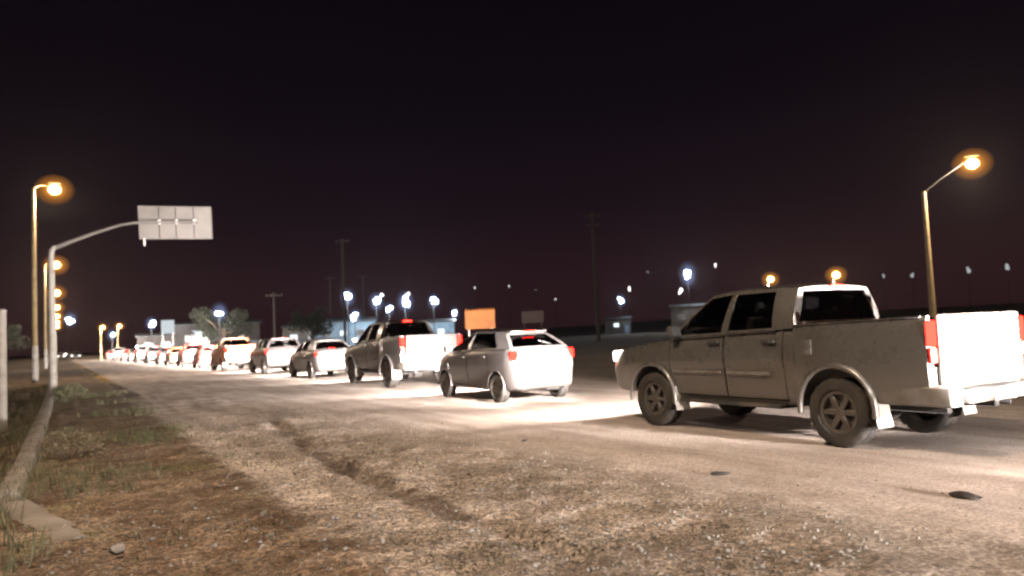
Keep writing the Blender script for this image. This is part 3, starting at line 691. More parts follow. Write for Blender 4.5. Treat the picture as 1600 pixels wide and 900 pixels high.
def make_car(kind):
    """kinds: hatchback, saloon, estate (tall sport utility shape)"""
    name = {'hatch': 'hatchback_car', 'saloon': 'saloon_car', 'suv': 'suv_car'}[kind]
    root = empty(name); pm = M['paint_silver']
    if kind == 'hatch':
        ra, fa, tr, hw = -1.25, 1.25, .29, .83; yr, yf = -1.93, 1.90; zb = .24
        keys = [(yr, .60, .36, .84, .0), (yr+.035, .685, .30, .95, .01), (yr+.12, .755, .26, 1.06, .015), (yr+.32, .81, zb, 1.12, .02), (-1.0, hw, zb, 1.12, .02), (0, hw, zb, 1.09, .02), (.8, hw, zb, 1.06, .03), (1.15, .83, zb, 1.02, .05), (1.5, .81, zb, .92, .05), (1.75, .74, .26, .78, .03), (1.86, .64, .30, .64, .02), (yf, .52, .34, .56, .01)]
        cols = [((.70, 1.18, 1.045), (.55, .34, 1.42)), ((.775, .03, 1.08), (.58, -.02, 1.495)), ((.77, -1.34, 1.115), (.545, -.86, 1.47)), ((.70, -1.71, 1.115), (.485, -1.20, 1.425))]
        panes = [1, 1, 0]; doors = [(.05, 1.0, .32, 1.065), (-.92, .035, .32, 1.10)]; dk = 1.0
    elif kind == 'saloon':
        ra, fa, tr, hw = -1.35, 1.35, .31, .87; yr, yf = -2.30, 2.12; zb = .25
        keys = [(yr, .72, .36, .86, .0), (yr+.04, .79, .30, .98, .01), (yr+.16, .83, .26, 1.04, .02), (-1.8, .86, zb, 1.07, .03), (-1.3, hw, zb, 1.06, .02), (0, hw, zb, 1.03, .02), (.8, hw, zb, 1.0, .03), (1.2, .87, zb, .97, .05), (1.6, .85, zb, .88, .05), (1.95, .77, .26, .76, .03), (2.07, .67, .30, .64, .02), (yf, .55, .34, .56, .01)]
        cols = [((.74, 1.12, 1.0), (.57, .28, 1.41)), ((.81, -.05, 1.03), (.60, -.10, 1.47)), ((.815, -.98, 1.055), (.58, -.92, 1.45)), ((.76, -1.62, 1.075), (.53, -1.12, 1.41))]
        panes = [1, 1, 0]; doors = [(-.03, .98, .33, 1.01), (-.98, -.045, .33, 1.045)]
    else:
        ra, fa, tr, hw = -1.32, 1.32, .345, .90; yr, yf = -2.18, 2.20; zb = .34
        keys = [(yr, .76, .44, 1.0, .0), (yr+.03, .84, .38, 1.12, .01), (yr+.10, .875, .35, 1.19, .015), (-1.7, hw, zb, 1.23, .02), (-1.0, hw, zb, 1.21, .02), (0, hw, zb, 1.19, .02), (.8, hw, zb, 1.17, .03), (1.2, .90, zb, 1.13, .05), (1.7, .88, zb, 1.05, .05), (2.0, .80, .36, .92, .03), (2.14, .70, .40, .76, .02), (yf, .58, .44, .66, .01)]
        cols = [((.78, 1.12, 1.17), (.62, .42, 1.63)), ((.845, .03, 1.19), (.65, -.02, 1.69)), ((.85, -.98, 1.21), (.64, -.94, 1.69)), ((.81, -2.02, 1.22), (.60, -1.80, 1.63))]
        panes = [1, 1, 1]; doors = [(.05, 1.02, .42, 1.18), (-.95, .035, .42, 1.20)]
    ts = np.array(sorted(set(list(np.linspace(yr, yf, 44)) + [yr+.02, yr+.035, yr+.06, yr+.09, yr+.16, yf-.02, yf-.06])))
    body = bm_obj('body', loft_bm([body_ring(y, *v) for y, v in zip(ts, hermite(keys, ts))]), [pm, M['inner']], root, 33)
    for f in body.data.polygons:
        if f.normal.z > .8 and f.center.z > cols[0][0][2]-.02 and cols[-1][0][1]+.02 < f.center.y < 1.05: f.material_index = 1
    cut(body, [cyl_cutter(fa, tr+.02, tr+.055, -1.2, 1.2), cyl_cutter(ra, tr+.02, tr+.055, -1.2, 1.2)])
    dl = split_panels(body, doors, .55, ['door', 'door'], root, .005)
    greenhouse(root, cols, pm, M['glass'], panes, .13, .05, .05, (.07, .07, .05, .07), {1: (.05, .03, .03, .05)} if kind == 'hatch' else None)
    for d in dl:
        s = 1 if sum(v.co.x for v in d.data.vertices) > 0 else -1; y0 = min(v.co.y for v in d.data.vertices)
        box('handle', Vector((s*(hw+.002), y0+.16, cols[1][0][2]-.14)), (.03, .17, .03), pm, d, .01, 2)
    for s in (-1, 1):
        for y in (fa, ra): bm = bmesh.new(); arch_flare(bm, s*(hw-.022), y, tr+.02, tr+.06, R(-6), R(186), .03, .016); bm_obj('arch_lip', bm, pm, root, 50)
    for s in (-1, 1):
        for y in (fa, ra): wheel(root, s*(hw-.105), y, tr, .19 if kind != 'suv' else .22, 7, False)
    zt = cols[-1][0][2]
    for s in (-1, 1):
        box('tail_light', Vector((s*(hw-(.165 if kind == 'hatch' else .118)), yr+.165, zt-.15)), (.15, .25, .20 if kind != 'saloon' else .14), M['tail'], root, .04, 3, Matrix.Rotation(s*R(20), 3, 'Z'))
    bm = bmesh.new(); add_box(bm, Vector((0, yr+.065, zb+.22)), (hw*1.44, .16, .26), .06, 3)
    rb = bm_obj('rear_bumper', bm, pm, root, 40)
    box('bumper_insert', Vector((0, yr-.012, zb+.13)), (hw*1.15, .02, .07), M['plastic'], rb, .008)
    blank_plate(root, 0, yr-.008 if kind != 'hatch' else yr-.01, zt-.33)
    bm = bmesh.new(); add_tube(bm, [(-hw+.2, fa, tr), (hw-.2, fa, tr)], .04, 8); add_tube(bm, [(-hw+.2, ra, tr), (hw-.2, ra, tr)], .05, 8)
    add_box(bm, Vector((0, 0, zb+.02)), (1.2, 3.0, .06), .02); add_box(bm, Vector((.3, yr+.35, zb+.04)), (.4, .35, .14), .04); add_tube(bm, [(.45, yr+.4, zb+.03), (.45, yr-.01, zb+.03)], .025, 8)
    for y in (fa, ra): add_box(bm, Vector((0, y, tr+.15)), (2*hw-.46, .66, .30), .08, 2)
    bm_obj('underbody', bm, M['under'], root, 40)
    headlights(root, hw-.20, yf-.16, zb+.44, (.30, .30, .16))
    box('grille', Vector((0, yf-.02, zb+.26)), (.9, .10, .2), M['plastic'], root, .03)
    mirrors(root, hw-.05, .86, cols[0][0][2]+.05, M['plastic'])
    sz = zt-.42
    for s in (-1, 1): seat(root, s*.36, -.02, sz, .48)
    seat(root, 0, -.86, sz, 1.15)
    box('dashboard', Vector((0, .92, zt-.10)), (1.3, .4, .14), M['inner'], root, .05, 3)
    box('cabin_mirror', Vector((0, .40, cols[0][1][2]-.08)), (.22, .03, .06), M['mirror'], root, .01)
    if kind != 'saloon':
        r1 = cols[-1][1]; box('spoiler', Vector((0, r1[1]-.06, r1[2]+.03)), (r1[0]*1.86, .18, .03), pm, root, .014, 2)
        box('brake_light', Vector((0, r1[1]-.156, r1[2]+.026)), (.30, .015, .02), M['brake'], root, .005, 1)
        box('rear_wiper', Vector((.12, cols[-1][0][1]-.03, zt+.10)), (.34, .012, .012), M['plastic'], root, .003, 1, Matrix.Rotation(R(15), 3, 'Y'))
    else:
        box('brake_light', Vector((0, -1.50, zt+.05)), (.24, .03, .02), M['brake'], root, .005, 1)
    return root
def repaint(o, new, olds):
    if o.type == 'MESH':
        for i, s in enumerate(o.material_slots):
            if s.material in olds: s.link = 'OBJECT'; s.material = new
    for c in o.children: repaint(c, new, olds)
PAINTS = [M[k] for k in M if k.startswith('paint_')]
proto = {'pickup': make_pickup(), 'hatch': make_car('hatch'), 'saloon': make_car('saloon'), 'suv': make_car('suv')}
used = set()
FAR_KEEP = {'body', 'cabin', 'side_window', 'windscreen', 'rear_window', 'tail_light', 'headlight', 'beam', 'beam_spill', 'wheel', 'cargo_bed', 'tailgate', 'rear_bumper', 'door', 'mirror', 'brake_light', 'number_plate', 'chassis', 'underbody'}
queue = [  # kind, x centre, y centre, paint, yaw deg, scale, label
    ('pickup', 8.375, 7.22, 'paint_white', 0, 1, 'pale dusty double cab pickup with a floodlit tailgate, nearest and largest vehicle'),
    ('hatch', 8.66, 15.38, 'paint_grey', 0, 1, 'grey five door hatchback with white lit rear, directly ahead of the nearest pickup'),
    ('pickup', 9.22, 23.02, 'paint_dark', 0, 1.05, 'dark double cab pickup with glowing white tailgate and red roof brake lamp, third in queue'),
    ('saloon', 9.35, 31.6, 'paint_grey', 0, 1.03, 'dark grey saloon with white lit boot just left of the dark pickup, fourth in queue'),
    ('suv', 9.3, 39.3, 'paint_dark', 0, 1, 'dark tall estate with white lit back, fifth vehicle in the queue'),
    ('pickup', 8.9, 47.9, 'paint_orange_glow', 0, 1, 'pickup with orange signal glow painted on, white lit tailgate, sixth vehicle in the queue'),
    ('hatch', 8.85, 56.2, 'paint_red', 0, 1, 'small red sided hatchback just ahead of the orange tinted pickup, seventh in the queue'),
    ('suv', 8.8, 63.5, 'paint_red', 0, 1, 'red sided tall car eighth in the queue, seen past the small red hatchback'),
    ('saloon', 8.75, 71.2, 'paint_orange_glow', 0, 1, 'orange tinted saloon ninth in the line of waiting cars'),
    ('hatch', 8.7, 78.8, 'paint_dark', 0, 1, 'dark hatchback tenth in the line of waiting cars, white lit back'),
    ('suv', 8.6, 87.5, 'paint_dark', 0, 1, 'dark tall car eleventh in the line of waiting cars'),
    ('suv', 8.5, 97.5, 'paint_white', 0, 1.12, 'pale high roofed vehicle standing above the far cars, twelfth in the queue'),
    ('saloon', 8.3, 107, 'paint_silver', 0, 1, 'silver saloon thirteenth in the queue, among the tiny far cars'),
    ('hatch', 8.1, 117, 'paint_red', 0, 1, 'tiny red hatchback fourteenth in the queue, near the far end'),
    ('pickup', 7.9, 129, 'paint_silver', 0, 1, 'far silver pickup fifteenth in the queue, next to last'),
    ('saloon', 7.6, 142, 'paint_red', 0, 1, 'farthest waiting car at the head of the queue, a red glowing dot'),
    ('pickup', 8.45, -.35, 'paint_grey', 0, 1, 'grey pickup waiting behind the nearest pickup, its headlights on the tailgate'),
    ('saloon', 7.55, -8.2, 'paint_silver', 0, 1, 'silver saloon waiting second behind the nearest pickup, out of the picture'),
    ('suv', 7.6, -16.4, 'paint_dark', 0, 1, 'dark tall car waiting third behind the nearest pickup, out of the picture'),
]
for i, (kind, x, y, pnt, yaw, sc, lab) in enumerate(queue):
    if kind not in used: o = proto[kind]; used.add(kind)
    else: o = copy_tree(proto[kind], None, FAR_KEEP if y > 60 else None)
    o.location = (x, y, 0); o.rotation_euler = (0, 0, R(yaw + random.uniform(-.6, .6) if i else 0)); o.scale = (sc,)*3
    tag(o, lab, 'pickup' if kind == 'pickup' else 'car', 'vehicles waiting in the night queue')
    repaint(o, M[pnt], PAINTS)
    if i == 2:
        for c in o.children:
            if c.name.startswith('brake_light'):
                c.material_slots[0].link = 'OBJECT'; c.material_slots[0].material = M['brake']
    if i == 0 or 3 < i < 16:
        for c in o.children:
            for l in c.children:
                if l.type == 'LIGHT':
                    l.data = l.data.copy(); wide = l.data.spot_size > R(100)
                    l.data.energy *= (.75 if wide else 1.9) if i == 0 else (1.3 if wide else 1.7)
                    if i == 0 and not wide: l.data.spot_size = R(48); l.rotation_euler.x -= R(2)
    if i >= 16:  # cars waiting behind the nearest pickup: the closest on dipped beams, the next two light the verge
        for c in o.children:
            for l in c.children:
                if l.type == 'LIGHT':
                    l.data = l.data.copy(); wide = l.data.spot_size > R(100)
                    if i == 16:
                        l.data.energy = 260 if wide else 22000
                        if not wide: l.data.spot_size = R(58); l.rotation_euler.x += R(7)
                    else: l.data.energy = 6000 if wide else 14000
    if i == 16:  # fog lamps low in the bumper
        for s_ in (-1, 1):
            fl = box('fog_lamp', Vector((s_*.68, 2.60, .52)), (.14, .06, .09), M['lens'], o, .02)
            lamp_light('fog_beam', 'SPOT', 420, HEAD, fl, (s_*.68, 2.66, .52), .03, 20, 1.0, (-.30, 1, -.33))

# oncoming vehicles far down the road, only their headlights show
for k, (x, y, lab) in enumerate([(3.4, 196, 'oncoming far car with two white headlights, right one of the far road end'), (2.0, 205, 'oncoming far car with white headlights, middle one at the far road end'),
                                 (.8, 214, 'oncoming far car with pink white headlights, left one at the far road end')]):
    o = copy_tree(proto['saloon'], None, {'body', 'cabin', 'windscreen', 'headlight', 'wheel', 'side_window', 'mirror'})
    o.location = (x, y, 0); o.rotation_euler = (0, 0, math.pi); tag(o, lab, 'car', 'oncoming cars at the far end of the road'); repaint(o, M['paint_grey'], PAINTS)

# ------------------------------------------------------------------ street lamps on the left
def street_lamp(x, y, h, arm, label, group, tail=True, base_white=True, energy=P_STREET, scale=1.0, glow=1.0, rise=0.):
    z = float(gh(np.array([x]), np.array([y]))[0])
    o = empty('street_lamp', (x, y, z), 0, label, 'street lamp', group)
    ax, ay = arm
    tube('post', [(0, 0, -.3), (0, 0, 1.9), (0, 0, h-.1)], [.14*scale, .13*scale, .085*scale], M['post'], o, 12)
    if base_white: lathe('painted_base', [(-.2, .16*scale), (1.9, .143*scale), (1.903, .12)], M['white_post'], o, 14)
    tube('arm', [(0, 0, h-.35), (ax*.08, ay*.08, h-.02), (ax*.35, ay*.35, h+.10+rise*.3), (ax*.85, ay*.85, h+.12+rise*.9)], (.04 if rise == 0 else .020)*scale, M['post'] if rise == 0 else M['dark_steel'], o, 8)
    hd = Vector((ax, ay, h-.10+rise)); rot = Matrix.Rotation(math.atan2(ay, ax), 3, 'Z')
    bm = bmesh.new(); add_box(bm, hd+Vector((0, 0, .34*scale)), (.62*scale, .26*scale, .10), .04, 3, rot, (.8, .75)); head = bm_obj('lamp_head', bm, M['steel'], o, 40)
    def ball(r_):
        b_ = bmesh.new(); bmesh.ops.create_uvsphere(b_, u_segments=24, v_segments=14, radius=r_)
        for v in b_.verts: v.co = rot @ Vector((v.co.x*1.08, v.co.y, v.co.z*.92)) + hd
        return b_
    bw = bm_obj('halo_shell', ball(.86*scale*glow), M['halo_outer'], head, 80)  # added shells, nested round the bulb to stand in for its glare
    for q_ in (.77, .68, .59, .50, .42, .35): bm_obj('inner_halo', ball(q_*scale*glow), M['halo' if q_ < .55 else 'halo_outer'], head, 80)
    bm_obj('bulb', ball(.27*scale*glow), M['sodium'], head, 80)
    lamp_light('lamp_glow', 'POINT', energy, SODIUM, bw, hd+Vector((0, 0, -.60*scale*glow)), .16)
    return o
near_words = ['', 'sodium street lamp with white painted base, tallest of the left row',
              'second sodium street lamp of the left row, seen just below the sign arm', 'third sodium street lamp of the left row, below the second', 'fourth sodium street lamp of the left row, small bright bar',
              'fifth sodium street lamp of the left row, above the whitish far one', 'sixth sodium street lamp of the left row, near the horizon', 'last and lowest sodium street lamp of the left row']
for k, y in enumerate((6, 47, 88, 129, 170, 211, 252, 293)):
    street_lamp(-1.0, y, 10.2, (.95, 0), near_words[k] if k else 'sodium street lamp standing left of the camera over the near verge', 'sodium lamps in a row along the left verge', energy=(P_STREET if k == 0 else 3600), glow=(1.0, 1.0, 1.3, 1.5, 1.6, 1.7, 1.8, 1.9)[k])
street_lamp(-1.0, -33, 10.2, (.62, 0), 'sodium street lamp behind the camera in the left row', 'sodium lamps in a row along the left verge')
# right lamp beyond the truck
street_lamp(37.69, 22.7, 7.7, (1.08, -1.9), 'sodium street lamp on a brown post beyond the white pickup at right', 'sodium lamps beyond the queue', base_white=False, energy=6500, scale=1.15, glow=.85, rise=1.1)
street_lamp(112.9, 98.8, 9.2, (.4, -.4), 'orange street lamp glowing above the front of the pickup cab roof', 'sodium lamps beyond the queue', base_white=False, energy=7000, scale=2.0, glow=.9)
street_lamp(119.9, 90.1, 9.2, (.4, -.4), 'orange street lamp glowing above the rear of the pickup cab roof', 'sodium lamps beyond the queue', base_white=False, energy=7000, scale=2.2, glow=.95)
street_lamp(6.4, 150, 5.6, (.3, -.2), 'left of two warm low lamps at the far end of the road', 'pair of warm lamps at the far road end', base_white=False, energy=1500, scale=1.0)
street_lamp(8.9, 149, 5.7, (.3, -.2), 'right of two warm low lamps at the far end of the road', 'pair of warm lamps at the far road end', base_white=False, energy=1500, scale=1.0)

# white pole at the left edge
z0 = float(gh(np.array([-.99]), np.array([19.3]))[0])
o = empty('white_pole', (-.99, 19.3, z0), 0, 'whitewashed thin pole at the left edge of the picture, standing in dark grass', 'pole')
tube('pole_shaft', [(0, 0, -.3), (0, 0, 2.5)], [.085, .078], M['white_post'], o, 12); lathe('pole_cap', [(2.49, .082), (2.52, .084), (2.55, .04)], M['steel'], o, 12)

# ------------------------------------------------------------------ road sign on a cantilever, seen from behind
z0 = float(gh(np.array([-.1]), np.array([28.05]))[0])
sg = empty('road_sign', (-.12, 28.05, z0), 0, 'blank grey back of a large road sign on a long cantilever arm and white post', 'road sign')
tube('post', [(0, 0, -.3), (0, 0, 1.5), (-.02, 0, 4.45), (0, 0, 4.66), (.10, 0, 4.78)], [.115, .108, .085, .078, .072], M['white_post'], sg, 16)
tube('arm', [(.02, 0, 4.70), (.5, 0, 4.93), (1.2, 0, 5.24), (1.9, 0, 5.51), (2.3, 0, 5.60), (2.75, 0, 5.64), (4.3, 0, 5.69)], [.07, .066, .058, .052, .048, .046, .042], M['sign_back'], sg, 12)
pn = empty('sign_panel'); pn.parent = sg; bpy.data.objects.remove(pn)
S0 = Vector((3.62, .09, 5.66))
bm = bmesh.new(); rotp = Matrix.Rotation(R(-1.5), 3, 'Y')
add_box(bm, S0, (2.30, .012, 1.12), .004, 1, rotp); panel_o = bm_obj('sign_panel', bm, M['sign_back'], sg, 30)
M['frame_dark'] = noise_mix(mat('sign_brace', (.075, .068, .063), .6, .2), (.055, .05, .046), 3)
for dx in (-.52, 0.0, .57):
    box('brace', S0+rotp @ Vector((dx, -.028, 0)), (.035, .042, 1.08), M['frame_dark'], panel_o, .006, 1, rotp)
box('rail', S0+rotp @ Vector((-.28, -.05, .10)), (1.66, .05, .045), M['frame_dark'], panel_o, .006, 1, rotp)
for dz in (-.545, .545): box('edge_strip', S0+rotp @ Vector((0, -.016, dz)), (2.30, .03, .03), M['sign_back'], panel_o, .004, 1, rotp)
for dx in (-1.135, 1.135): box('edge_strip', S0+rotp @ Vector((dx, -.016, 0)), (.03, .03, 1.06), M['sign_back'], panel_o, .004, 1, rotp)
box('hanger', S0+rotp @ Vector((-1.0, -.045, -.66)), (.06, .05, .26), M['steel'], panel_o, .01, 1, rotp)
for dx in (-.52, 0, .57): box('clamp', S0+rotp @ Vector((dx, -.07, .02+dx*.02)), (.09, .09, .16), M['steel'], panel_o, .01, 1)

# ------------------------------------------------------------------ utility poles
def utility_pole(x, y, h, label, arms=1, r=.15):
    o = empty('utility_pole', (x, y, 0), R(-28), label, 'utility pole', 'wooden utility poles beyond the queue')
    tube('pole_shaft', [(0, 0, -.5), (0, 0, h)], [r, r*.68], M['wood'], o, 10)
    for k in range(arms):
        zz = h-.35-k*1.1; ca = box('crossarm', Vector((0, .14, zz)), (1.9 if k == 0 else 1.3, .10, .12), M['wood'], o, .01, 1)
        bm = bmesh.new()
        for dx in (-.85, -.3, .3, .85) if k == 0 else (-.55, .55): add_lathe(bm, [(zz+.06, .03), (zz+.12, .05), (zz+.16, .035), (zz+.22, .045), (zz+.24, .01)], 8, 'z', (dx, .14, 0))
        bm_obj('insulator', bm, M['rim'], ca, 40)
    return o
utility_pole(34.4, 104.5, 15.6, 'tall thin utility pole rising above the white lit yard', 1, .22)
utility_pole(20.8, 87.6, 7.1, 'short utility pole with crossarm left of the lit yard', 1, .16)
utility_pole(41.6, 133.7, 12.8, 'faint utility pole just left of the tall one', 1, .2)
utility_pole(47.0, 131.9, 12.9, 'faint utility pole just right of the tall one', 1, .2)
utility_pole(53.8, 72.1, 14.9, 'tall utility pole with two crossarms in the dark field behind the hatchback', 2, .26)

# ------------------------------------------------------------------ lit yard: buildings, flood lamps
M['wall_blue'] = noise_mix(mat('pale_blue_wall', (.26, .36, .44), .7), (.18, .26, .34), 1.0)
M['wall_pale'] = noise_mix(mat('pale_wall', (.30, .295, .28), .75), (.22, .215, .20), 1.0)
M['wall_dark'] = noise_mix(mat('dull_wall', (.05, .044, .041), .8), (.035, .031, .028), .8)
M['roof_sheet'] = noise_mix(mat('roof_sheet', (.10, .105, .11), .6, .3), (.07, .075, .08), 2)
M['door_m'] = mat('door_paint', (.12, .16, .22), .5)
M['win_lit'] = emit('lit_window', (.80, .92, 1.0), 1.6)
M['win_dark'] = mat('dark_window', (.03, .035, .04), .15)
def shed(loc, rz, w_, d, h, wall, label, nwin=3, lit=(), rise=.6, cat='building'):
    o = empty('building', (loc[0], loc[1], loc[2] if len(loc) > 2 else 0), rz, label, cat)
    bm = bmesh.new(); add_box(bm, Vector((0, 0, h/2-.1)), (w_, d, h+.2), .02, 1)
    wl = bm_obj('wall', bm, wall, o, 30)
    v = [(-w_/2-.3, -d/2-.35, h+.02), (w_/2+.3, -d/2-.35, h+.02), (w_/2+.3, 0, h+rise), (-w_/2-.3, 0, h+rise), (w_/2+.3, d/2+.35, h+.02), (-w_/2-.3, d/2+.35, h+.02)]
    v2 = [(a, b_, c+.09) for a, b_, c in v]
    f = [(0, 1, 2, 3), (3, 2, 4, 5), (6, 9, 8, 7), (9, 11, 10, 8), (0, 6, 7, 1), (5, 4, 10, 11), (0, 3, 9, 6), (3, 5, 11, 9), (1, 7, 8, 2), (2, 8, 10, 4)]
    raw_obj('roof', v+v2, f, M['roof_sheet'], o, 20)
    for k in range(nwin):
        x = -w_/2+w_*(k+.7)/(nwin+.6); fr = box('window', Vector((x, -d/2-.01, h*.58)), (1.3, .08, 1.0), M['white_post'], o, .01, 1)
        box('pane', Vector((x, -d/2-.052, h*.58)), (1.14, .02, .84), M['win_lit'] if k in lit else M['win_dark'], fr, .004, 1)
    box('door', Vector((w_/2-.9, -d/2-.02, 1.02)), (.95, .07, 2.04), M['door_m'], o, .01, 1)
    return o
def flood(x, y, h, label, r=.35, energy=5000, color=LEDW, m='led', group='white flood lamps over the lit yard', aim=None, base=0., heads=1):
    r *= 1.35
    o = empty('flood_lamp', (x, y, base), 0, label, 'flood lamp', group)
    tube('post', [(0, .12, -.3), (0, .12, h-.1)], [.09, .06], M['dark_steel'], o, 8)
    for k in range(heads):
        dx = (k-(heads-1)/2)*r*1.9; hd = box('lamp_head', Vector((dx, .12, h+.05)), (r*1.2, .22, r*1.0), M['dark_steel'], o, .03, 2)
        bm = bmesh.new(); q_ = random.Random(int(x*97+y*31))
        for _ in range(4 if r > .5 else 2):
            add_box(bm, Vector((dx+q_.uniform(-.55, .55)*r, -.06, h+.05+q_.uniform(-.6, .75)*r)), (r*q_.uniform(.5, 1.1), .12, r*q_.uniform(.4, 1.0)), .04*r, 2, Matrix.Rotation(q_.uniform(-.4, .4), 3, 'Y'))
        bmesh.ops.remove_doubles(bm, verts=bm.verts[:], dist=1e-5); g_ = bm_obj('lamp_lens', bm, M[m], hd, 60); g_['kind'] = 'stuff' if False else None
        del g_['kind']
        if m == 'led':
            for q2 in (1.95, 1.65, 1.4, 1.2, 1.0):  # glowing shells added round the head as its halo of glare
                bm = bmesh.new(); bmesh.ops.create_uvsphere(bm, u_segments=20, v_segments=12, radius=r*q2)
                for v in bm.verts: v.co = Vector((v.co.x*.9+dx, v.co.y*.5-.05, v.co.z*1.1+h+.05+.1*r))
                bm_obj('flood_halo', bm, M['pale_halo' if q2 < 1.5 else 'pale_halo_outer'], hd, 80)
        if energy and k == 0: lamp_light('lamp_glow', 'POINT', energy*.5, color, g_, (dx, -.45, h), .25)
    return o
yaw_b = R(-24)
shed((42.0, 131), yaw_b, 13, 6, 4.6, M['wall_blue'], 'long pale blue building lit white in the yard behind the queue', 4, (0, 2), .7)
shed((33.8, 127), yaw_b, 4.0, 4, 3.9, M['wall_pale'], 'small pale hut with bright front left of the blue building', 1, (0,), .4)
shed((56, 128), yaw_b, 12, 6, 3.9, M['wall_blue'], 'low blue grey shed right of the flood lamps, behind the dark pickup roof', 4, (3,), .5)
flood(41.2, 123.2, 8.3, 'bright white flood lamp over the hut, leftmost and with a tall glare in the yard', .62, 6000)
flood(41.6, 121.0, 5.0, 'lower white lamp just below the leftmost flood lamp', .55, 2500)
flood(45.6, 121.7, 7.4, 'bright double white flood lamp over the blue building', .62, 6000, heads=1)
flood(47.5, 121.0, 6.1, 'round white lamp just right of the double flood lamp', .45, 3000)
flood(50.0, 120.0, 7.2, 'very bright white flood lamp above the dark pickup cab roof', .72, 7000)
flood(54.3, 118.1, 7.1, 'rightmost bright white flood lamp of the yard', .52, 5000)
flood(60.8, 158.7, 10.6, 'small warm white lamp high between two flood lamps', .42, 0, m='led_dim')
flood(65.9, 156.7, 10.9, 'small yellowish lamp directly above the brightest flood lamp', .42, 0, m='led_dim')
flood(61.8, 125.6, 5.3, 'flat whitish lamp low beside the orange sign', .45, 2000)
flood(109.9, 116.3, 11.3, 'brilliant blue white flood lamp on the dark plain left of the pickup cab', 1.0, 16000, group='white lamps on the plain')
flood(108.6, 117.5, 8.2, 'small warm white lamp just lower left of the brilliant flood lamp', .5, 0, m='led_dim', group='white lamps on the plain')
shed((113.5, 120), R(-43), 8, 5, 5.2, M['wall_dark'], 'dull hut lit by the brilliant flood lamp beyond the pickup', 2, (), .5)
flood(112, 141, 7.6, 'white lamp beside a little lit shed on the plain, left of the pickup', .62, 6000, group='white lamps on the plain')
shed((114, 145), R(-38), 6, 4, 3.6, M['wall_dark'], 'little lit shed under a white lamp on the plain', 1, (0,), .4)
flood(126, 155, 11.1, 'small pale lamp above the little lit shed', .45, 0, m='led_dim', group='white lamps on the plain')
flood(13.2, 76.9, 4.5, 'white lamp glowing in front of the dark bushy tree', .36, 1200, group='white lamps left of the yard')
flood(11.4, 119.4, 4.9, 'white lamp over the low roof near the far cars', .40, 2500, group='white lamps left of the yard')
flood(6.5, 120, 3.5, 'low white lamp on a short post before the farthest cars', .34, 700, group='white lamps left of the yard')
flood(3.4, 262, 11.0, 'cool white flood lamp at the far end of the left lamp row', .9, 0, group='white lamps left of the yard')
shed((13.6, 131), R(-8), 6, 4, 3.3, M['wall_dark'], 'small dull house under a white lamp near the far cars', 2, (), .5)
shed((20.5, 122), R(-10), 12, 5, 4.6, M['wall_dark'], 'long dull shed behind the far cars', 3, (), .5)

def board(name, loc, rz, w_, h_, zc, m, label, cat, legs=True, depth=.06, frame=None):
    o = empty(name, (loc[0], loc[1], 0), rz, label, cat)
    fc = box('panel', Vector((0, 0, zc)), (w_, depth, h_), m, o, .012, 1)
    for sx_ in (-1, 1):
        box('leg', Vector((sx_*w_*.38, depth*.5+.035, (zc+h_*.45)/2-.1)), (.07, .06, zc+h_*.45+.2), frame or M['steel'], o, .008, 1)
    return o, fc
M['sign_dull'] = noise_mix(mat('dull_sign_sheet', (.055, .03, .026), .7), (.035, .022, .02), 3)
M['lit_board'] = noise_mix(emit('lit_board', (.8, .9, .95), 1.1), (0, 0, 0), 1) if False else emit('lit_board', (.80, .88, .92), .8)
board('lit_board', (12.35, 109.3), R(-6), 1.55, 1.75, 4.2, M['lit_board'], 'pale backlit board standing above the far cars beside a dull shed', 'billboard')
# green white booth light
bo = empty('guard_booth', (12.75, 84.6, 0), R(-9), 'small booth with greenish white lit window above the red sided cars', 'booth')
box('wall', Vector((0, 0, 1.05)), (1.5, 1.4, 2.3), M['wall_pale'], bo, .02); box('roof', Vector((0, 0, 3.04)), (1.8, 1.7, .14), M['door_m'], bo, .02)
M['booth_glow'] = emit('booth_glow', (.85, 1.0, .80), 2.6); wn = box('window', Vector((0, -.2, 2.58)), (1.05, 1.0, .78), M['booth_glow'], bo, .02)
bm = bmesh.new()
for sx_ in (-1, 1):
    for sy_ in (-1, 1): add_box(bm, Vector((sx_*.66, sy_*.62, 2.58)), (.09, .09, .8), .01, 1)
bm_obj('corner_post', bm, M['door_m'], bo, 30)
# orange sign
M['orange_sign'] = noise_mix(mat('orange_sign', (.40, .125, .008), .6), (.31, .10, .01), 3, .45, .65, bump=.2)
osn, pnl = board('orange_sign', (14.12, 26.5), R(-28), 1.16, .72, 2.0, M['orange_sign'], 'orange rectangular sign board with a ragged top edge standing behind the hatchback', 'sign')
for k in range(9):
    box('edge_tab', Vector((-.52+k*.13, 0, 2.375+random.uniform(-.01, .03))), (.07, .05, .07), M['orange_sign'], osn, .012, 1, Matrix.Rotation(random.uniform(-.3, .3), 3, 'Y'))
board('dull_sign', (21.2, 34.0), R(-32), 1.15, .62, 2.2, M['sign_dull'], 'dim reddish grey board seen above the hatchback roof', 'sign', frame=M['dark_steel'])

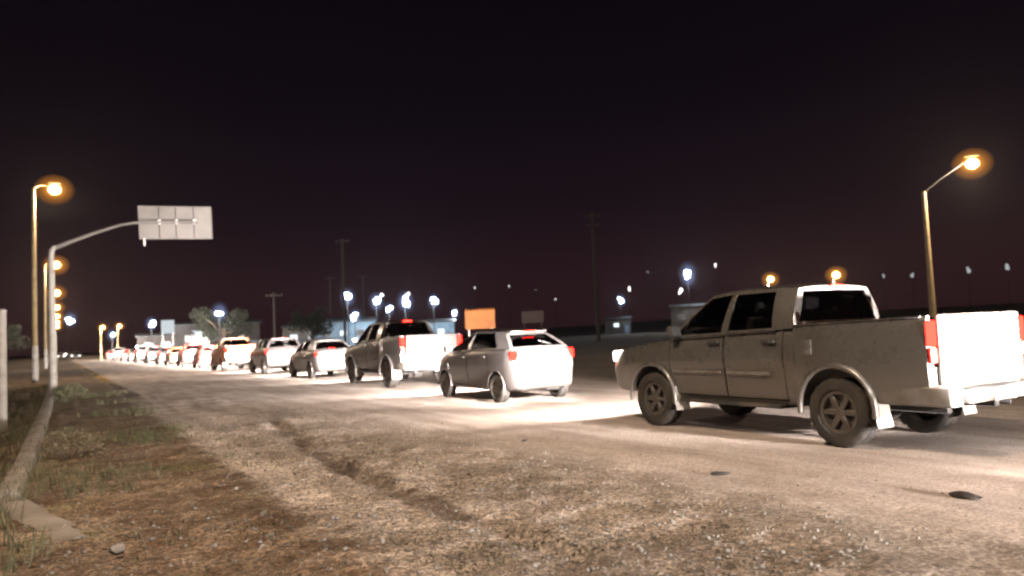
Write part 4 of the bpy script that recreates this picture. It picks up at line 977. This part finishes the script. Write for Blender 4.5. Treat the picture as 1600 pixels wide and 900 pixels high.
# scattered lamps on the hillside and plain
dots = [(166.5, 249.6, 13.7, .35, 'led_dim', 'tiny white lamp on the dark slope, left of the tall two armed pole'), (176.5, 302.2, 22.3, .40, 'led_dim', 'tiny lamp high on the slope right above the orange sign'),
        (163.1, 309.7, 22.4, .40, 'led_dim', 'tiny lamp high on the slope directly above the left end of the orange sign'), (227.5, 266, 25.7, .5, 'led_faint', 'faint high lamp above the little lit shed on the plain'),
        (185, 182.7, 20.2, .55, 'led_dim', 'small warm lamp high to the right of the brilliant flood lamp'), (207.7, 139.1, 12.9, .7, 'led_faint', 'faint flat lamp on the slope just right of the pickup cab'),
        (211.8, 132.9, 12.5, .8, 'led_faint', 'faint flat lamp on the slope left of the brown lamp post'), (218.9, 120.8, 12.9, .95, 'led_faint', 'greenish lamp on the slope right of the brown lamp post'),
        (223.2, 112.6, 13.0, 1.25, 'led_faint', 'pale greenish lamp on the slope under the right sodium lamp'), (161, 255, 17.5, .3, 'led_faint', 'very faint lamp near the tiny white one on the slope')]
for x, y, z, r, m, lab in dots:
    b0 = max(0, float(hillh(np.array([x]), np.array([y]))[0])) if math.hypot(x, y) > 166 else 0
    flood(x, y, z-b0, lab, r*.8, 0, m=m, group='lamps scattered over the dark slope', base=b0)

# ------------------------------------------------------------------ trees, bushes
def leafy(name, loc, rad, n, m, label, cat, trunk=True, leaf=.12, group=None, squash=.8):
    z0 = float(gh(np.array([loc[0]]), np.array([loc[1]]))[0]) if math.hypot(*loc[:2]) < 60 else 0
    o = empty(name, (loc[0], loc[1], z0), 0, label, cat, group); h = loc[2]
    bm = bmesh.new(); tips = []
    if trunk:
        add_tube(bm, [(0, 0, -.2), (.05*h, 0, h*.3), (.02*h, .04*h, h*.6)], [.05*h, .035*h, .02*h], 8)
        for k in range(7):
            a = k*2.4; e = Vector((math.cos(a)*rad*.75, math.sin(a)*rad*.75, h*(.55+.08*(k % 5)))); add_tube(bm, [(.04*h, 0, h*(.28+.04*k)), tuple(e*.5+Vector((0, 0, h*.28))), tuple(e)], [.022*h, .014*h, .006*h], 6); tips.append(e)
    else:
        for k in range(9):
            a = k*2.4; e = Vector((math.cos(a)*rad*.7, math.sin(a)*rad*.7, h*(.45+.06*(k % 5)))); add_tube(bm, [(0, 0, -.05), tuple(e)], [.012, .004], 5); tips.append(e)
    bm_obj('trunk' if trunk else 'stem', bm, M['bark'], o, 40)
    cl = [(t, rad*random.uniform(.30, .5)) for t in tips]+[(Vector((random.uniform(-.6, .6)*rad, random.uniform(-.6, .6)*rad, h*random.uniform(.45, .92))), rad*random.uniform(.22, .45)) for _ in range(10)]
    V = []; F = []
    for k in range(n):
        c, r = random.choice(cl); d = Vector((random.gauss(0, 1), random.gauss(0, 1), random.gauss(0, 1))).normalized()*r*random.random()**.4; d.z *= squash; p = c+d
        if p.z < .02: p.z = .02+random.random()*.1
        a = Vector((random.gauss(0, 1), random.gauss(0, 1), random.gauss(0, 1))).normalized(); t = a.orthogonal().normalized(); s = leaf*random.uniform(.6, 1.4); i = len(V)
        V += [p-a*s, p+t*s*.45, p+a*s, p-t*s*.45]; F.append((i, i+1, i+2, i+3))
    me = bpy.data.meshes.new('crown'); me.from_pydata(V, [], F); me.materials.append(m); link('crown' if trunk else 'foliage', me, o); return o
leafy('bushy_tree', (13.9, 80, 5.2), 2.6, 2600, M['leaf'], 'dark bushy tree behind the white lamp, left of the short utility pole', 'tree', leaf=.16)
leafy('leafy_tree', (28.6, 101, 5.8), 2.6, 2400, M['leaf'], 'greenish tree at the left end of the lit yard', 'tree', leaf=.18)
leafy('roadside_tree', (-6.2, 62, 4.6), 2.4, 2000, M['leaf'], 'dark tree in the grass left of the lamp posts', 'tree', leaf=.17)
leafy('roadside_tree', (-5.0, 92, 4.8), 2.3, 1800, M['leaf'], 'olive tree behind the lamp posts, lit yellow by a far lamp', 'tree', leaf=.18)
leafy('weed_bush', (.12, 12.4, .36), .50, 520, M['dry'], 'low grey green weed bush beside the kerb at left', 'bush', False, .028)
leafy('weed_bush', (.30, 27.2, .45), .5, 500, M['green'], 'low weeds round the foot of the white signpost', 'bush', False, .05)
leafy('weed_bush', (-1.5, 16.5, .55), .6, 600, M['green'], 'dark weed clump in the grass left of the kerb', 'bush', False, .05)

# ------------------------------------------------------------------ dusty night air
if HAZE > 0:
    x0, x1, y0, y1 = gx[0]-40, gx[-1]+40, gy[0]-40, gy[-1]+40
    bm = bmesh.new(); add_box(bm, Vector(((x0+x1)/2, (y0+y1)/2, 12.5)), (x1-x0, y1-y0, 32), 0)
    hm = bpy.data.materials.new('dusty_air'); hm.use_nodes = True; nt = hm.node_tree; nt.nodes.clear()
    o_ = nt.nodes.new('ShaderNodeOutputMaterial'); v_ = nt.nodes.new('ShaderNodeVolumePrincipled')
    v_.inputs['Density'].default_value = HAZE; v_.inputs['Color'].default_value = (.95, .92, .9, 1); v_.inputs['Anisotropy'].default_value = .75
    nt.links.new(v_.outputs[0], o_.inputs['Volume'])
    hz = bm_obj('haze', bm, hm, None, 0); hz['kind'] = 'stuff'; hz.display_type = 'WIRE'
